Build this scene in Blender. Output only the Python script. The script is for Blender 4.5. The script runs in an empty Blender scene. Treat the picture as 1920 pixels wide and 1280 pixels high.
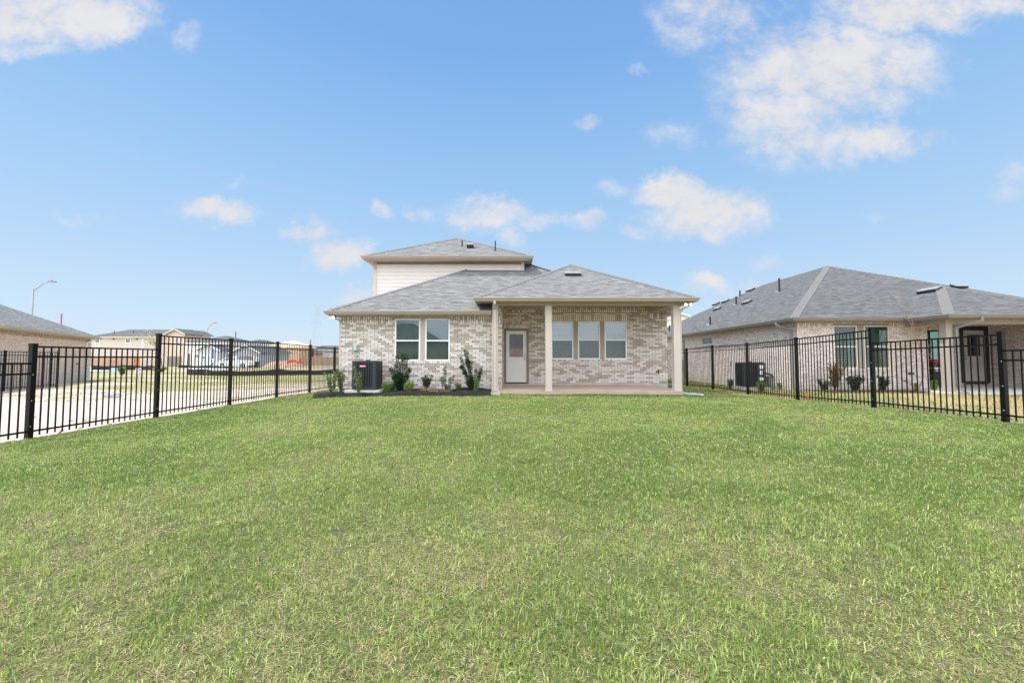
import bpy, math, random
import numpy as np
from mathutils import Vector, Matrix
R = math.radians
SC = bpy.context.scene
COL = SC.collection
random.seed(7)
rng = np.random.default_rng(11)

# ------------------------------------------------------------------ camera, world, sun, exposure
CAM_Z = 1.02
FPX = 747.0                     # focal length in pixels of the 1920 px wide photograph
PITCH = math.atan(33.0 / FPX)
cam_d = bpy.data.cameras.new('camera')
cam = bpy.data.objects.new('camera', cam_d)
COL.objects.link(cam)
cam.location = (0, 0, CAM_Z)
cam.rotation_euler = (R(90) + PITCH, 0, 0)
cam_d.sensor_width = 36.0
cam_d.lens = FPX / 1920 * 36.0
cam_d.clip_start = 0.05
cam_d.clip_end = 6000
SC.camera = cam

def at(px, py, Y):
    """world point at depth Y that the photograph shows at pixel (px, py)"""
    c, s = math.cos(PITCH), math.sin(PITCH)
    dx, du, df = (px - 960), (640 - py), FPX
    d = Vector((dx, df * c - du * s, df * s + du * c))
    k = Y / d.y
    return Vector((d.x * k, Y, CAM_Z + d.z * k))

SUN_TO = Vector((-0.45, 0.13, 0.88)).normalized()
SUN_EL = math.asin(SUN_TO.z)
SUN_ROT = math.atan2(SUN_TO.x, SUN_TO.y)
SKY_STRENGTH = 0.15
SUN_STRENGTH = 2.2
EXPOSURE = 0.95

sun_d = bpy.data.lights.new('sun', 'SUN')
sun_d.energy = SUN_STRENGTH
sun_d.angle = R(1.2)
sun_d.color = (1.0, 0.955, 0.88)
sun = bpy.data.objects.new('sun', sun_d)
COL.objects.link(sun)
sun.rotation_euler = (-SUN_TO).to_track_quat('-Z', 'Y').to_euler()
sun.location = (-20, 5, 40)

SC.view_settings.view_transform = 'Standard'
SC.view_settings.look = 'None'
SC.view_settings.exposure = EXPOSURE
SC.view_settings.gamma = 1.0
SC.view_settings.use_curve_mapping = False
SC.render.engine = 'CYCLES'
SC.cycles.max_bounces = 8
SC.cycles.diffuse_bounces = 4
SC.cycles.transparent_max_bounces = 16
SC.cycles.use_denoising = True
SC.cycles.denoising_prefilter = 'NONE'

world = bpy.data.worlds.new('World')
SC.world = world
world.use_nodes = True

def build_world():
    nt = world.node_tree
    for n in list(nt.nodes): nt.nodes.remove(n)
    N, L = nt.nodes.new, nt.links.new
    out = N('ShaderNodeOutputWorld'); bg = N('ShaderNodeBackground')
    bg.inputs['Strength'].default_value = SKY_STRENGTH
    L(bg.outputs[0], out.inputs[0])
    sky = N('ShaderNodeTexSky'); sky.sky_type = 'NISHITA'; sky.sun_disc = False
    sky.sun_elevation = SUN_EL; sky.sun_rotation = SUN_ROT
    sky.altitude = 20; sky.air_density = 1.0; sky.dust_density = .6; sky.ozone_density = 1.5
    tc = N('ShaderNodeTexCoord'); sep = N('ShaderNodeSeparateXYZ'); L(tc.outputs['Generated'], sep.inputs[0])
    def m(op, a, b=None, c=None):
        n = N('ShaderNodeMath'); n.operation = op
        for i, v in enumerate((a, b, c)):
            if v is None: continue
            if isinstance(v, (int, float)): n.inputs[i].default_value = v
            else: L(v, n.inputs[i])
        return n.outputs[0]
    # the sky's own haze band near the horizon and a slightly lighter blue aloft
    yy = m('MAXIMUM', sep.outputs[1], 0.04)
    u = m('DIVIDE', sep.outputs[0], yy); v = m('DIVIDE', sep.outputs[2], yy)
    uv = N('ShaderNodeCombineXYZ'); L(u, uv.inputs[0]); L(v, uv.inputs[1])
    # cloud banks: (px, py, half width, half height, density) of each bank as seen from the yard
    banks = [(60, 20, 150, 60, 1.0), (190, 35, 100, 50, .95), (275, 22, 38, 40, .55), (30, 88, 110, 26, .6), (343, 66, 36, 36, .5),
             (1560, 130, 200, 95, 1.0), (1480, 220, 130, 80, .85), (1640, 115, 130, 62, .85), (1650, 265, 110, 38, .8), (1550, 262, 110, 50, .65),
             (1320, 30, 110, 60, .7), (1420, 10, 140, 40, .45), (1700, 15, 190, 50, 1.0), (1860, 5, 120, 30, .8), (1400, 175, 90, 50, .45),
             (1265, 362, 75, 32, 1.0), (1330, 400, 105, 48, 1.05), (1215, 435, 40, 18, .6), (1300, 435, 90, 22, .7), (1148, 355, 40, 22, .5),
             (930, 404, 90, 30, .8), (1010, 410, 60, 26, .6), (1100, 415, 48, 22, .8), (970, 452, 34, 32, .55), (795, 394, 34, 18, .45),
             (632, 477, 62, 32, 1.0), (572, 440, 48, 20, .75), (580, 415, 34, 16, .5), (390, 392, 82, 26, .95), (345, 380, 50, 18, .6),
             (708, 392, 34, 15, .5), (442, 336, 28, 12, .4), (145, 406, 36, 16, .5), (190, 403, 30, 10, .35), (668, 560, 56, 22, .7),
             (1325, 537, 46, 18, .7), (1405, 535, 36, 16, .5), (1450, 490, 44, 18, .35), (1262, 252, 60, 30, .5), (1285, 270, 40, 20, .45), (1093, 232, 34, 16, .45),
             (1200, 120, 26, 15, .35), (1650, 411, 34, 12, .35), (1910, 318, 50, 26, .45), (1900, 355, 46, 26, .35)]
    def warp(scale, det, amt, off):
        mp = N('ShaderNodeMapping'); mp.inputs['Location'].default_value = off; L(uv.outputs[0], mp.inputs[0])
        n = N('ShaderNodeTexNoise'); n.inputs['Scale'].default_value = scale; n.inputs['Detail'].default_value = det; n.inputs['Roughness'].default_value = .62; L(mp.outputs[0], n.inputs['Vector'])
        v_ = N('ShaderNodeVectorMath'); v_.operation = 'SUBTRACT'; L(n.outputs['Color'], v_.inputs[0]); v_.inputs[1].default_value = (.5, .5, .5)
        w_ = N('ShaderNodeVectorMath'); w_.operation = 'MULTIPLY'; L(v_.outputs[0], w_.inputs[0]); w_.inputs[1].default_value = (amt, amt * .7, 0); return w_.outputs[0]
    a1 = N('ShaderNodeVectorMath'); L(uv.outputs[0], a1.inputs[0]); L(warp(5.5, 6, .20, (1.3, 4.1, .7)), a1.inputs[1])
    a2 = N('ShaderNodeVectorMath'); L(a1.outputs[0], a2.inputs[0]); L(warp(24, 5, .055, (5.3, 2.1, 3.7)), a2.inputs[1])
    acc = None
    for (px, py, rx, ry, d) in banks:
        p = at(px, py, 1.0); c_u, c_v = p.x, p.z - CAM_Z
        ru, rv = rx / FPX * 1.15, ry / FPX * 1.2
        a = N('ShaderNodeVectorMath'); a.operation = 'MULTIPLY_ADD'
        L(a2.outputs[0], a.inputs[0]); a.inputs[1].default_value = (1 / ru, 1 / rv, 0); a.inputs[2].default_value = (-c_u / ru, -c_v / rv, 0)
        l = N('ShaderNodeVectorMath'); l.operation = 'LENGTH'; L(a.outputs[0], l.inputs[0])
        mr = N('ShaderNodeMapRange'); mr.interpolation_type = 'SMOOTHERSTEP'
        L(l.outputs['Value'], mr.inputs[0])
        mr.inputs[1].default_value = 0.0; mr.inputs[2].default_value = 1.7; mr.inputs[3].default_value = d; mr.inputs[4].default_value = 0.0
        acc = mr.outputs[0] if acc is None else m('MAXIMUM', acc, mr.outputs[0])
    def noise(scale, det, rough, dist=0.0, off=(0, 0, 0), stretch=(1, 1, 1)):
        mp = N('ShaderNodeMapping'); mp.inputs['Location'].default_value = off; mp.inputs['Scale'].default_value = stretch
        L(uv.outputs[0], mp.inputs[0])
        n = N('ShaderNodeTexNoise'); n.inputs['Scale'].default_value = scale; n.inputs['Detail'].default_value = det
        n.inputs['Roughness'].default_value = rough; n.inputs['Distortion'].default_value = dist
        L(mp.outputs[0], n.inputs['Vector']); return n.outputs['Fac']
    n1 = noise(5.0, 9, .6, .35, (3.1, 1.7, .3), (1, 1.5, 1)); n2 = noise(17.0, 8, .62, .2, (7.3, 2.2, 1.9), (1, 1.3, 1))
    nn = m('ADD', m('MULTIPLY', m('SUBTRACT', n1, .5), 2.1), m('MULTIPLY', m('SUBTRACT', n2, .5), 1.6))
    raw = m('ADD', acc, m('MULTIPLY', nn, m('ADD', m('MULTIPLY', acc, .75), .10)))
    mr = N('ShaderNodeMapRange'); mr.interpolation_type = 'SMOOTHSTEP'; L(raw, mr.inputs[0])
    mr.inputs[1].default_value = .14; mr.inputs[2].default_value = 1.02; mr.inputs[3].default_value = 0; mr.inputs[4].default_value = .96
    dens = m('MULTIPLY', mr.outputs[0], m('GREATER_THAN', sep.outputs[1], 0.05))
    # the clear sky: Nishita air evened out by the milky haze of the day (pale at the horizon, deeper overhead)
    ln = m('MULTIPLY', sep.outputs[2], 1.0)
    rp = N('ShaderNodeValToRGB'); L(ln, rp.inputs[0]); cr = rp.color_ramp
    K = 1.0 / (SKY_STRENGTH * 2 ** EXPOSURE)
    stops = [(0.0, (.645, .79, .925)), (.08, (.585, .755, .925)), (.22, (.455, .665, .91)), (.42, (.32, .56, .88)), (.62, (.205, .43, .825)), (1.0, (.14, .33, .72))]
    while len(cr.elements) < len(stops): cr.elements.new(.5)
    for e, (p_, c_) in zip(cr.elements, stops): e.position = p_; e.color = tuple(x * .5 for x in c_) + (1,)
    vs = N('ShaderNodeVectorMath'); vs.operation = 'SCALE'; L(rp.outputs[0], vs.inputs[0]); vs.inputs['Scale'].default_value = 2.0 * K
    gm = N('ShaderNodeVectorMath'); gm.operation = 'MINIMUM'; L(sky.outputs[0], gm.inputs[0]); gm.inputs[1].default_value = (4.0 * K / 2, 4.0 * K / 2, 4.0 * K / 2)
    hs = N('ShaderNodeMix'); hs.data_type = 'RGBA'; hs.inputs[0].default_value = SKY_HAZE; L(gm.outputs[0], hs.inputs[6]); L(vs.outputs[0], hs.inputs[7])
    sh = N('ShaderNodeMapRange'); L(n1, sh.inputs[0]); sh.inputs[1].default_value = .3; sh.inputs[2].default_value = .7
    sh.inputs[3].default_value = CLOUD * .90; sh.inputs[4].default_value = CLOUD * 1.0
    cc = N('ShaderNodeCombineXYZ'); L(m('MULTIPLY', sh.outputs[0], .985), cc.inputs[0]); L(m('MULTIPLY', sh.outputs[0], .975), cc.inputs[1]); L(m('MULTIPLY', sh.outputs[0], 1.0), cc.inputs[2])
    # unseen bright cloud added behind the camera, as fill light for the shaded walls
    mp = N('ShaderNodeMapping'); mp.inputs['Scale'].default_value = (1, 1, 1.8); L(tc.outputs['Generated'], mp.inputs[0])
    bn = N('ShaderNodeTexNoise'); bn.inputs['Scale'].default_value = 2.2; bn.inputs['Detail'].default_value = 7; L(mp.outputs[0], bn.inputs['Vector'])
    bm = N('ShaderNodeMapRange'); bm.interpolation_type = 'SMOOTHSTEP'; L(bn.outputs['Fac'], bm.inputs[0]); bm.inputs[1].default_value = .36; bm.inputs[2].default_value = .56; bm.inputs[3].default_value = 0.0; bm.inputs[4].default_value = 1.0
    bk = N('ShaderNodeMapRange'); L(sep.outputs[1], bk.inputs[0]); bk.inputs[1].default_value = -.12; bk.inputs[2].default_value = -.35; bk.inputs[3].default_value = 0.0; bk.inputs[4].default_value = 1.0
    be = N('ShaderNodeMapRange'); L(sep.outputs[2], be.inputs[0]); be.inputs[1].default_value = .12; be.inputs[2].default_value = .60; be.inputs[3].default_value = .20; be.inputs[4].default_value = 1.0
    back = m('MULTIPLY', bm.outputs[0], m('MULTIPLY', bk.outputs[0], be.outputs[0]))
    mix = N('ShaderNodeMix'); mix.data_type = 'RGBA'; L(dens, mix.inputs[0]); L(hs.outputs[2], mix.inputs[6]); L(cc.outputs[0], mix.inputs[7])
    mx2 = N('ShaderNodeMix'); mx2.data_type = 'RGBA'; L(back, mx2.inputs[0]); L(mix.outputs[2], mx2.inputs[6]); mx2.inputs[7].default_value = (CLOUD * BACK_FILL, CLOUD * BACK_FILL, CLOUD * BACK_FILL, 1)
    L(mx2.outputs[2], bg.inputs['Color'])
SKY_HAZE = 0.96
BACK_FILL = 5.4
CLOUD = 0.86 / (SKY_STRENGTH * 2 ** EXPOSURE)
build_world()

# ------------------------------------------------------------------ helpers
FR = {}      # object name -> (location, rotz) of its root

class MB:
    def __init__(self, local=False):
        self.v = []; self.f = []; self.local = local
    def poly(self, pts):
        i = len(self.v); self.v += [tuple(p) for p in pts]; self.f.append(tuple(range(i, i + len(pts)))); return self
    def box(self, x0, x1, y0, y1, z0, z1):
        return self.obox(Vector(((x0 + x1) / 2, (y0 + y1) / 2, (z0 + z1) / 2)), Vector(((x1 - x0) / 2, 0, 0)), Vector((0, (y1 - y0) / 2, 0)), Vector((0, 0, (z1 - z0) / 2)))
    def obox(self, c, U, V, W):
        i = len(self.v)
        for a, b, d in ((-1, -1, -1), (1, -1, -1), (1, 1, -1), (-1, 1, -1), (-1, -1, 1), (1, -1, 1), (1, 1, 1), (-1, 1, 1)):
            self.v.append(tuple(c + U * a + V * b + W * d))
        for q in ((0, 3, 2, 1), (4, 5, 6, 7), (0, 1, 5, 4), (1, 2, 6, 5), (2, 3, 7, 6), (3, 0, 4, 7)):
            self.f.append(tuple(i + k for k in q))
        return self
    def bar(self, p0, p1, w, h, up=Vector((0, 0, 1))):
        p0, p1 = Vector(p0), Vector(p1); d = p1 - p0; L = d.length
        if L < 1e-6: return self
        d = d / L; s = d.cross(up)
        if s.length < 1e-4: s = d.cross(Vector((0, 1, 0)))
        s.normalize(); t = s.cross(d).normalized()
        return self.obox((p0 + p1) / 2, d * (L / 2), s * (w / 2), t * (h / 2))
    def tube(self, pts, rad, n=8, cap=True):
        pts = [Vector(p) for p in pts]
        if not isinstance(rad, (list, tuple)): rad = [rad] * len(pts)
        i0 = len(self.v); prev = None
        for k, p in enumerate(pts):
            d = (pts[min(k + 1, len(pts) - 1)] - pts[max(k - 1, 0)]).normalized()
            if prev is None: s = d.cross(Vector((0, 0, 1)) if abs(d.z) < .9 else Vector((0, 1, 0))).normalized()
            else: s = (prev - d * prev.dot(d)).normalized()
            prev = s; t = d.cross(s)
            for j in range(n):
                a = 2 * math.pi * j / n; self.v.append(tuple(p + (s * math.cos(a) + t * math.sin(a)) * rad[k]))
        for k in range(len(pts) - 1):
            for j in range(n):
                a = i0 + k * n + j; b = i0 + k * n + (j + 1) % n
                self.f.append((a, b, b + n, a + n))
        if cap:
            self.f.append(tuple(i0 + j for j in range(n))[::-1]); self.f.append(tuple(i0 + (len(pts) - 1) * n + j for j in range(n)))
        return self
    def slab(self, pts, t=.04):
        pts = [Vector(p) for p in pts]; lo = [p - Vector((0, 0, t)) for p in pts]
        self.poly(pts); self.poly(lo[::-1])
        for k in range(len(pts)):
            j = (k + 1) % len(pts); self.poly([pts[k], lo[k], lo[j], pts[j]])
        return self
    def prism(self, prof, axis_o, U, V, W, length):
        """extrude 2-D profile (a,b) along W from axis_o; a along U, b along V"""
        A = [axis_o + U * a + V * b for a, b in prof]; B = [p + W * length for p in A]
        n = len(prof)
        self.poly(A[::-1]); self.poly(B)
        for k in range(n):
            j = (k + 1) % n; self.poly([A[k], A[j], B[j], B[k]])
        return self
    def sweep(self, pts, prof, z=0.0):
        """sweep a (outward, up) profile along a plan polyline; outward is to the right of travel"""
        P = [Vector((p[0], p[1])) for p in pts]; Z = [p[2] if len(p) > 2 else z for p in pts]
        rings = []
        for k, p in enumerate(P):
            def nrm(a, b):
                d = (b - a).normalized(); return Vector((d.y, -d.x))
            if k == 0: n = nrm(P[0], P[1])
            elif k == len(P) - 1: n = nrm(P[-2], P[-1])
            else:
                n1, n2 = nrm(P[k - 1], p), nrm(p, P[k + 1]); n = n1 + n2; n = n / max(n.dot(n1), .2)
            rings.append([Vector((p.x + n.x * d, p.y + n.y * d, Z[k] + h)) for d, h in prof])
        m = len(prof)
        for k in range(len(rings) - 1):
            for j in range(m):
                i = (j + 1) % m; self.poly([rings[k][j], rings[k + 1][j], rings[k + 1][i], rings[k][i]])
        self.poly(rings[0][::-1]); self.poly(rings[-1]); return self
    def grid_disc(self, c, r, n=24, up=Vector((0, 0, 1))):
        c = Vector(c); up = Vector(up).normalized(); s = up.orthogonal().normalized(); t = up.cross(s)
        return self.poly([c + (s * math.cos(2 * math.pi * k / n) + t * math.sin(2 * math.pi * k / n)) * r for k in range(n)])
    def build(self, name, mat, parent=None, smooth=False, bevel=0.0):
        vs = np.array(self.v, dtype=np.float64).reshape(-1, 3)
        uvsrc = vs.copy(); loc_v = vs
        if parent is not None and not self.local and parent.name in FR:
            l, rz = FR[parent.name]; loc_v = vs - np.array(l)
            if rz:
                c, s = math.cos(-rz), math.sin(-rz); x = loc_v[:, 0] * c - loc_v[:, 1] * s; y = loc_v[:, 0] * s + loc_v[:, 1] * c
                loc_v = np.stack([x, y, loc_v[:, 2]], 1)
        me = bpy.data.meshes.new(name)
        me.from_pydata([tuple(p) for p in loc_v], [], self.f)
        uvl = me.uv_layers.new(name='UVMap')
        data = np.zeros(len(me.loops) * 2)
        for p in me.polygons:
            ids = list(p.vertices); n = Vector((0, 0, 0))
            q = [Vector(uvsrc[i]) for i in ids]
            for a in range(len(q)): n += q[a].cross(q[(a + 1) % len(q)])
            if n.length > 1e-12: n.normalize()
            if abs(n.z) > .97: U, V = Vector((1, 0, 0)), Vector((0, 1, 0))
            else: U = Vector((-n.y, n.x, 0)).normalized(); V = n.cross(U)
            for a, li in enumerate(p.loop_indices):
                data[2 * li] = q[a].dot(U); data[2 * li + 1] = q[a].dot(V)
        uvl.data.foreach_set('uv', data)
        if smooth: me.polygons.foreach_set('use_smooth', [True] * len(me.polygons))
        me.materials.append(mat); me.update()
        o = bpy.data.objects.new(name, me); COL.objects.link(o)
        if parent is not None:
            o.parent = parent
            if parent.name in FR: FR[o.name] = FR[parent.name]
        if bevel:
            b = o.modifiers.new('bevel', 'BEVEL'); b.width = bevel; b.segments = 2; b.limit_method = 'ANGLE'
        return o

def pieces(name, mat, parent, *boxes):
    return [MB().box(*b).build(name, mat, parent) for b in boxes]

def tag(o, label=None, cat=None, group=None, kind=None):
    if label: o['label'] = label
    if cat: o['category'] = cat
    if group: o['group'] = group
    if kind: o['kind'] = kind
    return o

def thing(name, label, cat, loc=(0, 0, 0), rz=0.0, group=None):
    o = bpy.data.objects.new(name, None); COL.objects.link(o)
    o.location = loc; o.rotation_euler = (0, 0, rz); o.empty_display_size = .2
    FR[o.name] = (tuple(loc), rz)
    return tag(o, label, cat, group)

def copy_tree(o, parent=None):
    c = o.copy(); COL.objects.link(c); c.parent = parent
    for ch in list(o.children): copy_tree(ch, c)
    return c

# ------------------------------------------------------------------ materials
def lin(h):
    h = h.lstrip('#'); r = [int(h[i:i + 2], 16) / 255 for i in (0, 2, 4)]
    return tuple(((c + .055) / 1.055) ** 2.4 if c > .04045 else c / 12.92 for c in r) + (1,)

class NT:
    def __init__(self, name):
        self.m = bpy.data.materials.new(name); self.m.use_nodes = True; self.t = self.m.node_tree
        self.bsdf = self.t.nodes['Principled BSDF']; self.out = self.t.nodes['Material Output']
    def n(self, typ, **kw):
        x = self.t.nodes.new(typ)
        for k, v in kw.items(): setattr(x, k, v)
        return x
    def l(self, a, b): self.t.links.new(a, b)
    def setin(self, node, key, v):
        if hasattr(v, 'is_linked') or isinstance(v, bpy.types.NodeSocket): self.l(v, node.inputs[key])
        else: node.inputs[key].default_value = v
    def coord(self, which='Object'):
        return self.n('ShaderNodeTexCoord').outputs[which]
    def pos(self):
        return self.n('ShaderNodeNewGeometry').outputs['Position']
    def noise(self, vec, scale, det=4, rough=.55, dist=0):
        x = self.n('ShaderNodeTexNoise'); self.l(vec, x.inputs['Vector']); x.inputs['Scale'].default_value = scale
        x.inputs['Detail'].default_value = det; x.inputs['Roughness'].default_value = rough; x.inputs['Distortion'].default_value = dist
        return x.outputs['Fac']
    def ramp(self, fac, stops, interp='LINEAR'):
        x = self.n('ShaderNodeValToRGB'); self.l(fac, x.inputs[0]); cr = x.color_ramp; cr.interpolation = interp
        while len(cr.elements) < len(stops): cr.elements.new(.5)
        for e, (p, c) in zip(cr.elements, stops):
            e.position = p; e.color = c if len(c) == 4 else tuple(c) + (1,)
        return x.outputs[0]
    def mix(self, fac, a, b, mode='MIX'):
        x = self.n('ShaderNodeMix', data_type='RGBA', blend_type=mode)
        for k, v in ((0, fac), (6, a), (7, b)): self.setin(x, k, v)
        return x.outputs[2]
    def math(self, op, a, b=0.0):
        x = self.n('ShaderNodeMath', operation=op); self.setin(x, 0, a); self.setin(x, 1, b); return x.outputs[0]
    def scale(self, vec, s):
        x = self.n('ShaderNodeMapping'); self.l(vec, x.inputs[0]); x.inputs['Scale'].default_value = s; return x.outputs[0]
    def bump(self, h, strength=.3, dist=.01):
        x = self.n('ShaderNodeBump'); x.inputs['Strength'].default_value = strength; x.inputs['Distance'].default_value = dist
        self.l(h, x.inputs['Height']); self.l(x.outputs[0], self.bsdf.inputs['Normal'])

def paint(name, col, rough=.5, var=.10, vscale=3.0, bump=0.0, bscale=60, metal=0.0, spec=.5):
    t = NT(name); c = t.coord('Object')
    a = tuple(x * (1 - var) for x in col[:3]) + (1,); b = tuple(min(x * (1 + var), 1) for x in col[:3]) + (1,)
    f = t.noise(c, vscale, 6, .6)
    t.l(t.ramp(f, [(.3, a), (.7, b)]), t.bsdf.inputs['Base Color'])
    r = t.ramp(t.noise(c, vscale * 2.3, 4), [(.3, (rough * .85,) * 3), (.7, (min(rough * 1.15, 1),) * 3)])
    t.l(r, t.bsdf.inputs['Roughness']); t.bsdf.inputs['Metallic'].default_value = metal
    t.bsdf.inputs['Specular IOR Level'].default_value = spec
    if bump: t.bump(t.noise(c, bscale, 3), bump, .004)
    return t.m

def brick_mat(name, ramp, mortar, w=.254, h=.0794, off=.5, stain=0.12, joint=.0062, spots=None):
    t = NT(name); uv = t.coord('UV')
    b = t.n('ShaderNodeTexBrick'); b.offset = off; b.offset_frequency = 2; b.squash = 1.0
    t.l(uv, b.inputs['Vector']); b.inputs['Color1'].default_value = (0, 0, 0, 1); b.inputs['Color2'].default_value = (1, 1, 1, 1); b.inputs['Mortar'].default_value = (.5, .5, .5, 1)
    for k, v in (('Scale', 1.0), ('Mortar Size', joint), ('Mortar Smooth', .15), ('Bias', 0.0), ('Brick Width', w), ('Row Height', h)): b.inputs[k].default_value = v
    # one random tone per brick from its own row and column
    sp_ = t.n('ShaderNodeSeparateXYZ'); t.l(uv, sp_.inputs[0])
    row = t.math('FLOOR', t.math('DIVIDE', sp_.outputs[1], h))
    odd = t.math('FLOORED_MODULO', row, 2.0)
    cidx = t.math('FLOOR', t.math('DIVIDE', t.math('ADD', sp_.outputs[0], t.math('MULTIPLY', t.math('SUBTRACT', 1.0, odd), off * w)), w))
    cx = t.n('ShaderNodeCombineXYZ'); t.l(cidx, cx.inputs[0]); t.l(row, cx.inputs[1])
    wn = t.n('ShaderNodeTexWhiteNoise', noise_dimensions='2D'); t.l(cx.outputs[0], wn.inputs['Vector'])
    col = t.ramp(wn.outputs['Value'], ramp)
    pos = t.pos()
    fine = t.noise(pos, 55, 4, .6); col = t.mix(.22, col, t.ramp(fine, [(.3, (.35, .32, .3)), (.7, (.78, .75, .72))]), 'SOFT_LIGHT')
    big = t.noise(pos, 1.1, 5, .6); col = t.mix(stain, col, t.ramp(big, [(.35, (.25, .22, .2)), (.65, (.9, .9, .9))]), 'SOFT_LIGHT')
    if spots:
        sp = t.ramp(t.noise(t.scale(pos, (14, 14, 22)), 1.0, 3, .5, 1.5), [(.605, (0, 0, 0)), (.65, (1, 1, 1))])
        col = t.mix(sp, col, spots)
    mt = t.mix(.4, mortar, t.ramp(t.noise(pos, 30, 3), [(.3, tuple(x * .8 for x in mortar[:3])), (.7, tuple(min(1, x * 1.15) for x in mortar[:3]))]))
    col = t.mix(b.outputs['Fac'], col, mt)
    t.l(col, t.bsdf.inputs['Base Color']); t.bsdf.inputs['Roughness'].default_value = .88; t.bsdf.inputs['Specular IOR Level'].default_value = .25
    hh = t.math('SUBTRACT', t.math('MULTIPLY', fine, .35), b.outputs['Fac']); t.bump(hh, .55, .006)
    return t.m

def shingle_mat(name, stops, dark, gap=.33):
    t = NT(name); uv = t.coord('UV')
    # position inside the course: the lower edge of every course is a step, and the cut tabs carry a dark band there
    sep = t.n('ShaderNodeSeparateXYZ'); t.l(uv, sep.inputs[0])
    q = t.math('DIVIDE', sep.outputs[1], .143); row = t.math('FLOOR', q); fr = t.math('FRACT', q)
    rn = t.n('ShaderNodeTexWhiteNoise', noise_dimensions='1D'); t.l(row, rn.inputs['W'])
    def cell(width, seed):
        ci = t.math('FLOOR', t.math('DIVIDE', t.math('ADD', sep.outputs[0], t.math('MULTIPLY', rn.outputs['Value'], 3.7 + seed)), width))
        cx = t.n('ShaderNodeCombineXYZ'); t.l(ci, cx.inputs[0]); t.l(row, cx.inputs[1])
        w_ = t.n('ShaderNodeTexWhiteNoise', noise_dimensions='2D'); t.l(cx.outputs[0], w_.inputs['Vector']); return w_.outputs['Value']
    ca, cb = cell(.23, 0.0), cell(.27, 1.3)
    tabs = t.math('GREATER_THAN', cb, .56)
    band = t.math('MULTIPLY', t.math('LESS_THAN', fr, gap), t.math('ADD', t.math('MULTIPLY', tabs, .70), .16))
    col = t.ramp(t.math('ADD', t.math('MULTIPLY', ca, .6), t.math('MULTIPLY', cb, .4)), stops)
    pos = t.pos()
    gran = t.noise(pos, 160, 3, .7); col = t.mix(.3, col, t.ramp(gran, [(.25, (.2, .2, .2)), (.75, (.85, .85, .85))]), 'SOFT_LIGHT')
    big = t.noise(pos, .7, 4, .6); col = t.mix(.12, col, t.ramp(big, [(.3, (.3, .3, .3)), (.7, (.75, .75, .75))]), 'SOFT_LIGHT')
    col = t.mix(band, col, dark)
    t.l(col, t.bsdf.inputs['Base Color']); t.bsdf.inputs['Roughness'].default_value = .92; t.bsdf.inputs['Specular IOR Level'].default_value = .2
    hh = t.math('ADD', t.math('MULTIPLY', t.math('SUBTRACT', 1.0, fr), .8), t.math('ADD', t.math('MULTIPLY', tabs, .35), t.math('MULTIPLY', gran, .25))); t.bump(hh, .35, .012)
    return t.m

def siding_mat(name, col, pitch=.16, line=.06):
    t = NT(name); uv = t.coord('UV'); sep = t.n('ShaderNodeSeparateXYZ'); t.l(uv, sep.inputs[0])
    fr = t.math('FRACT', t.math('DIVIDE', sep.outputs[1], pitch))
    c = t.ramp(t.noise(t.scale(t.pos(), (2, 2, 9)), 1.5, 5), [(.3, tuple(x * .95 for x in col[:3])), (.7, tuple(min(1, x * 1.04) for x in col[:3]))])
    t.l(c, t.bsdf.inputs['Base Color']); t.bsdf.inputs['Roughness'].default_value = .6
    t.bump(t.math('SUBTRACT', 1.0, fr), .5, .02); return t.m

def glass_mat(name, refl=.28, tint=(.75, .82, .8, 1), rough=.01):
    t = NT(name); t.t.nodes.remove(t.bsdf)
    tr = t.n('ShaderNodeBsdfTransparent'); tr.inputs[0].default_value = tint
    gl = t.n('ShaderNodeBsdfGlossy'); gl.inputs['Roughness'].default_value = rough; gl.inputs['Color'].default_value = (.95, .97, 1, 1)
    lw = t.n('ShaderNodeFresnel'); lw.inputs['IOR'].default_value = 1.5
    nb = t.n('ShaderNodeBump'); nb.inputs['Strength'].default_value = .015; nb.inputs['Distance'].default_value = .02
    t.l(t.noise(t.pos(), 1.6, 2), nb.inputs['Height']); t.l(nb.outputs[0], gl.inputs['Normal'])
    bf = t.n('ShaderNodeNewGeometry').outputs['Backfacing']
    f = t.math('MULTIPLY', t.math('ADD', lw.outputs[0], refl), t.math('SUBTRACT', 1.0, bf))
    mx = t.n('ShaderNodeMixShader'); t.l(f, mx.inputs[0]); t.l(tr.outputs[0], mx.inputs[1]); t.l(gl.outputs[0], mx.inputs[2]); t.l(mx.outputs[0], t.out.inputs[0])
    return t.m

def leaf_mat(name, rough=.45, trans=.25):
    """leaf colours come from a per-leaf colour attribute (its own pigment)"""
    t = NT(name); at_ = t.n('ShaderNodeAttribute'); at_.attribute_name = 'pigment'
    t.l(at_.outputs['Color'], t.bsdf.inputs['Base Color']); t.bsdf.inputs['Roughness'].default_value = rough; t.bsdf.inputs['Specular IOR Level'].default_value = .2
    if trans:
        tl = t.n('ShaderNodeBsdfTranslucent'); t.l(at_.outputs['Color'], tl.inputs[0])
        mx = t.n('ShaderNodeMixShader'); mx.inputs[0].default_value = trans
        t.l(t.bsdf.outputs[0], mx.inputs[1]); t.l(tl.outputs[0], mx.inputs[2]); t.l(mx.outputs[0], t.out.inputs[0])
    return t.m

def emit_mat(name, col, s):
    t = NT(name); t.bsdf.inputs['Base Color'].default_value = col; t.bsdf.inputs['Emission Color'].default_value = col; t.bsdf.inputs['Emission Strength'].default_value = s
    return t.m

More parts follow.
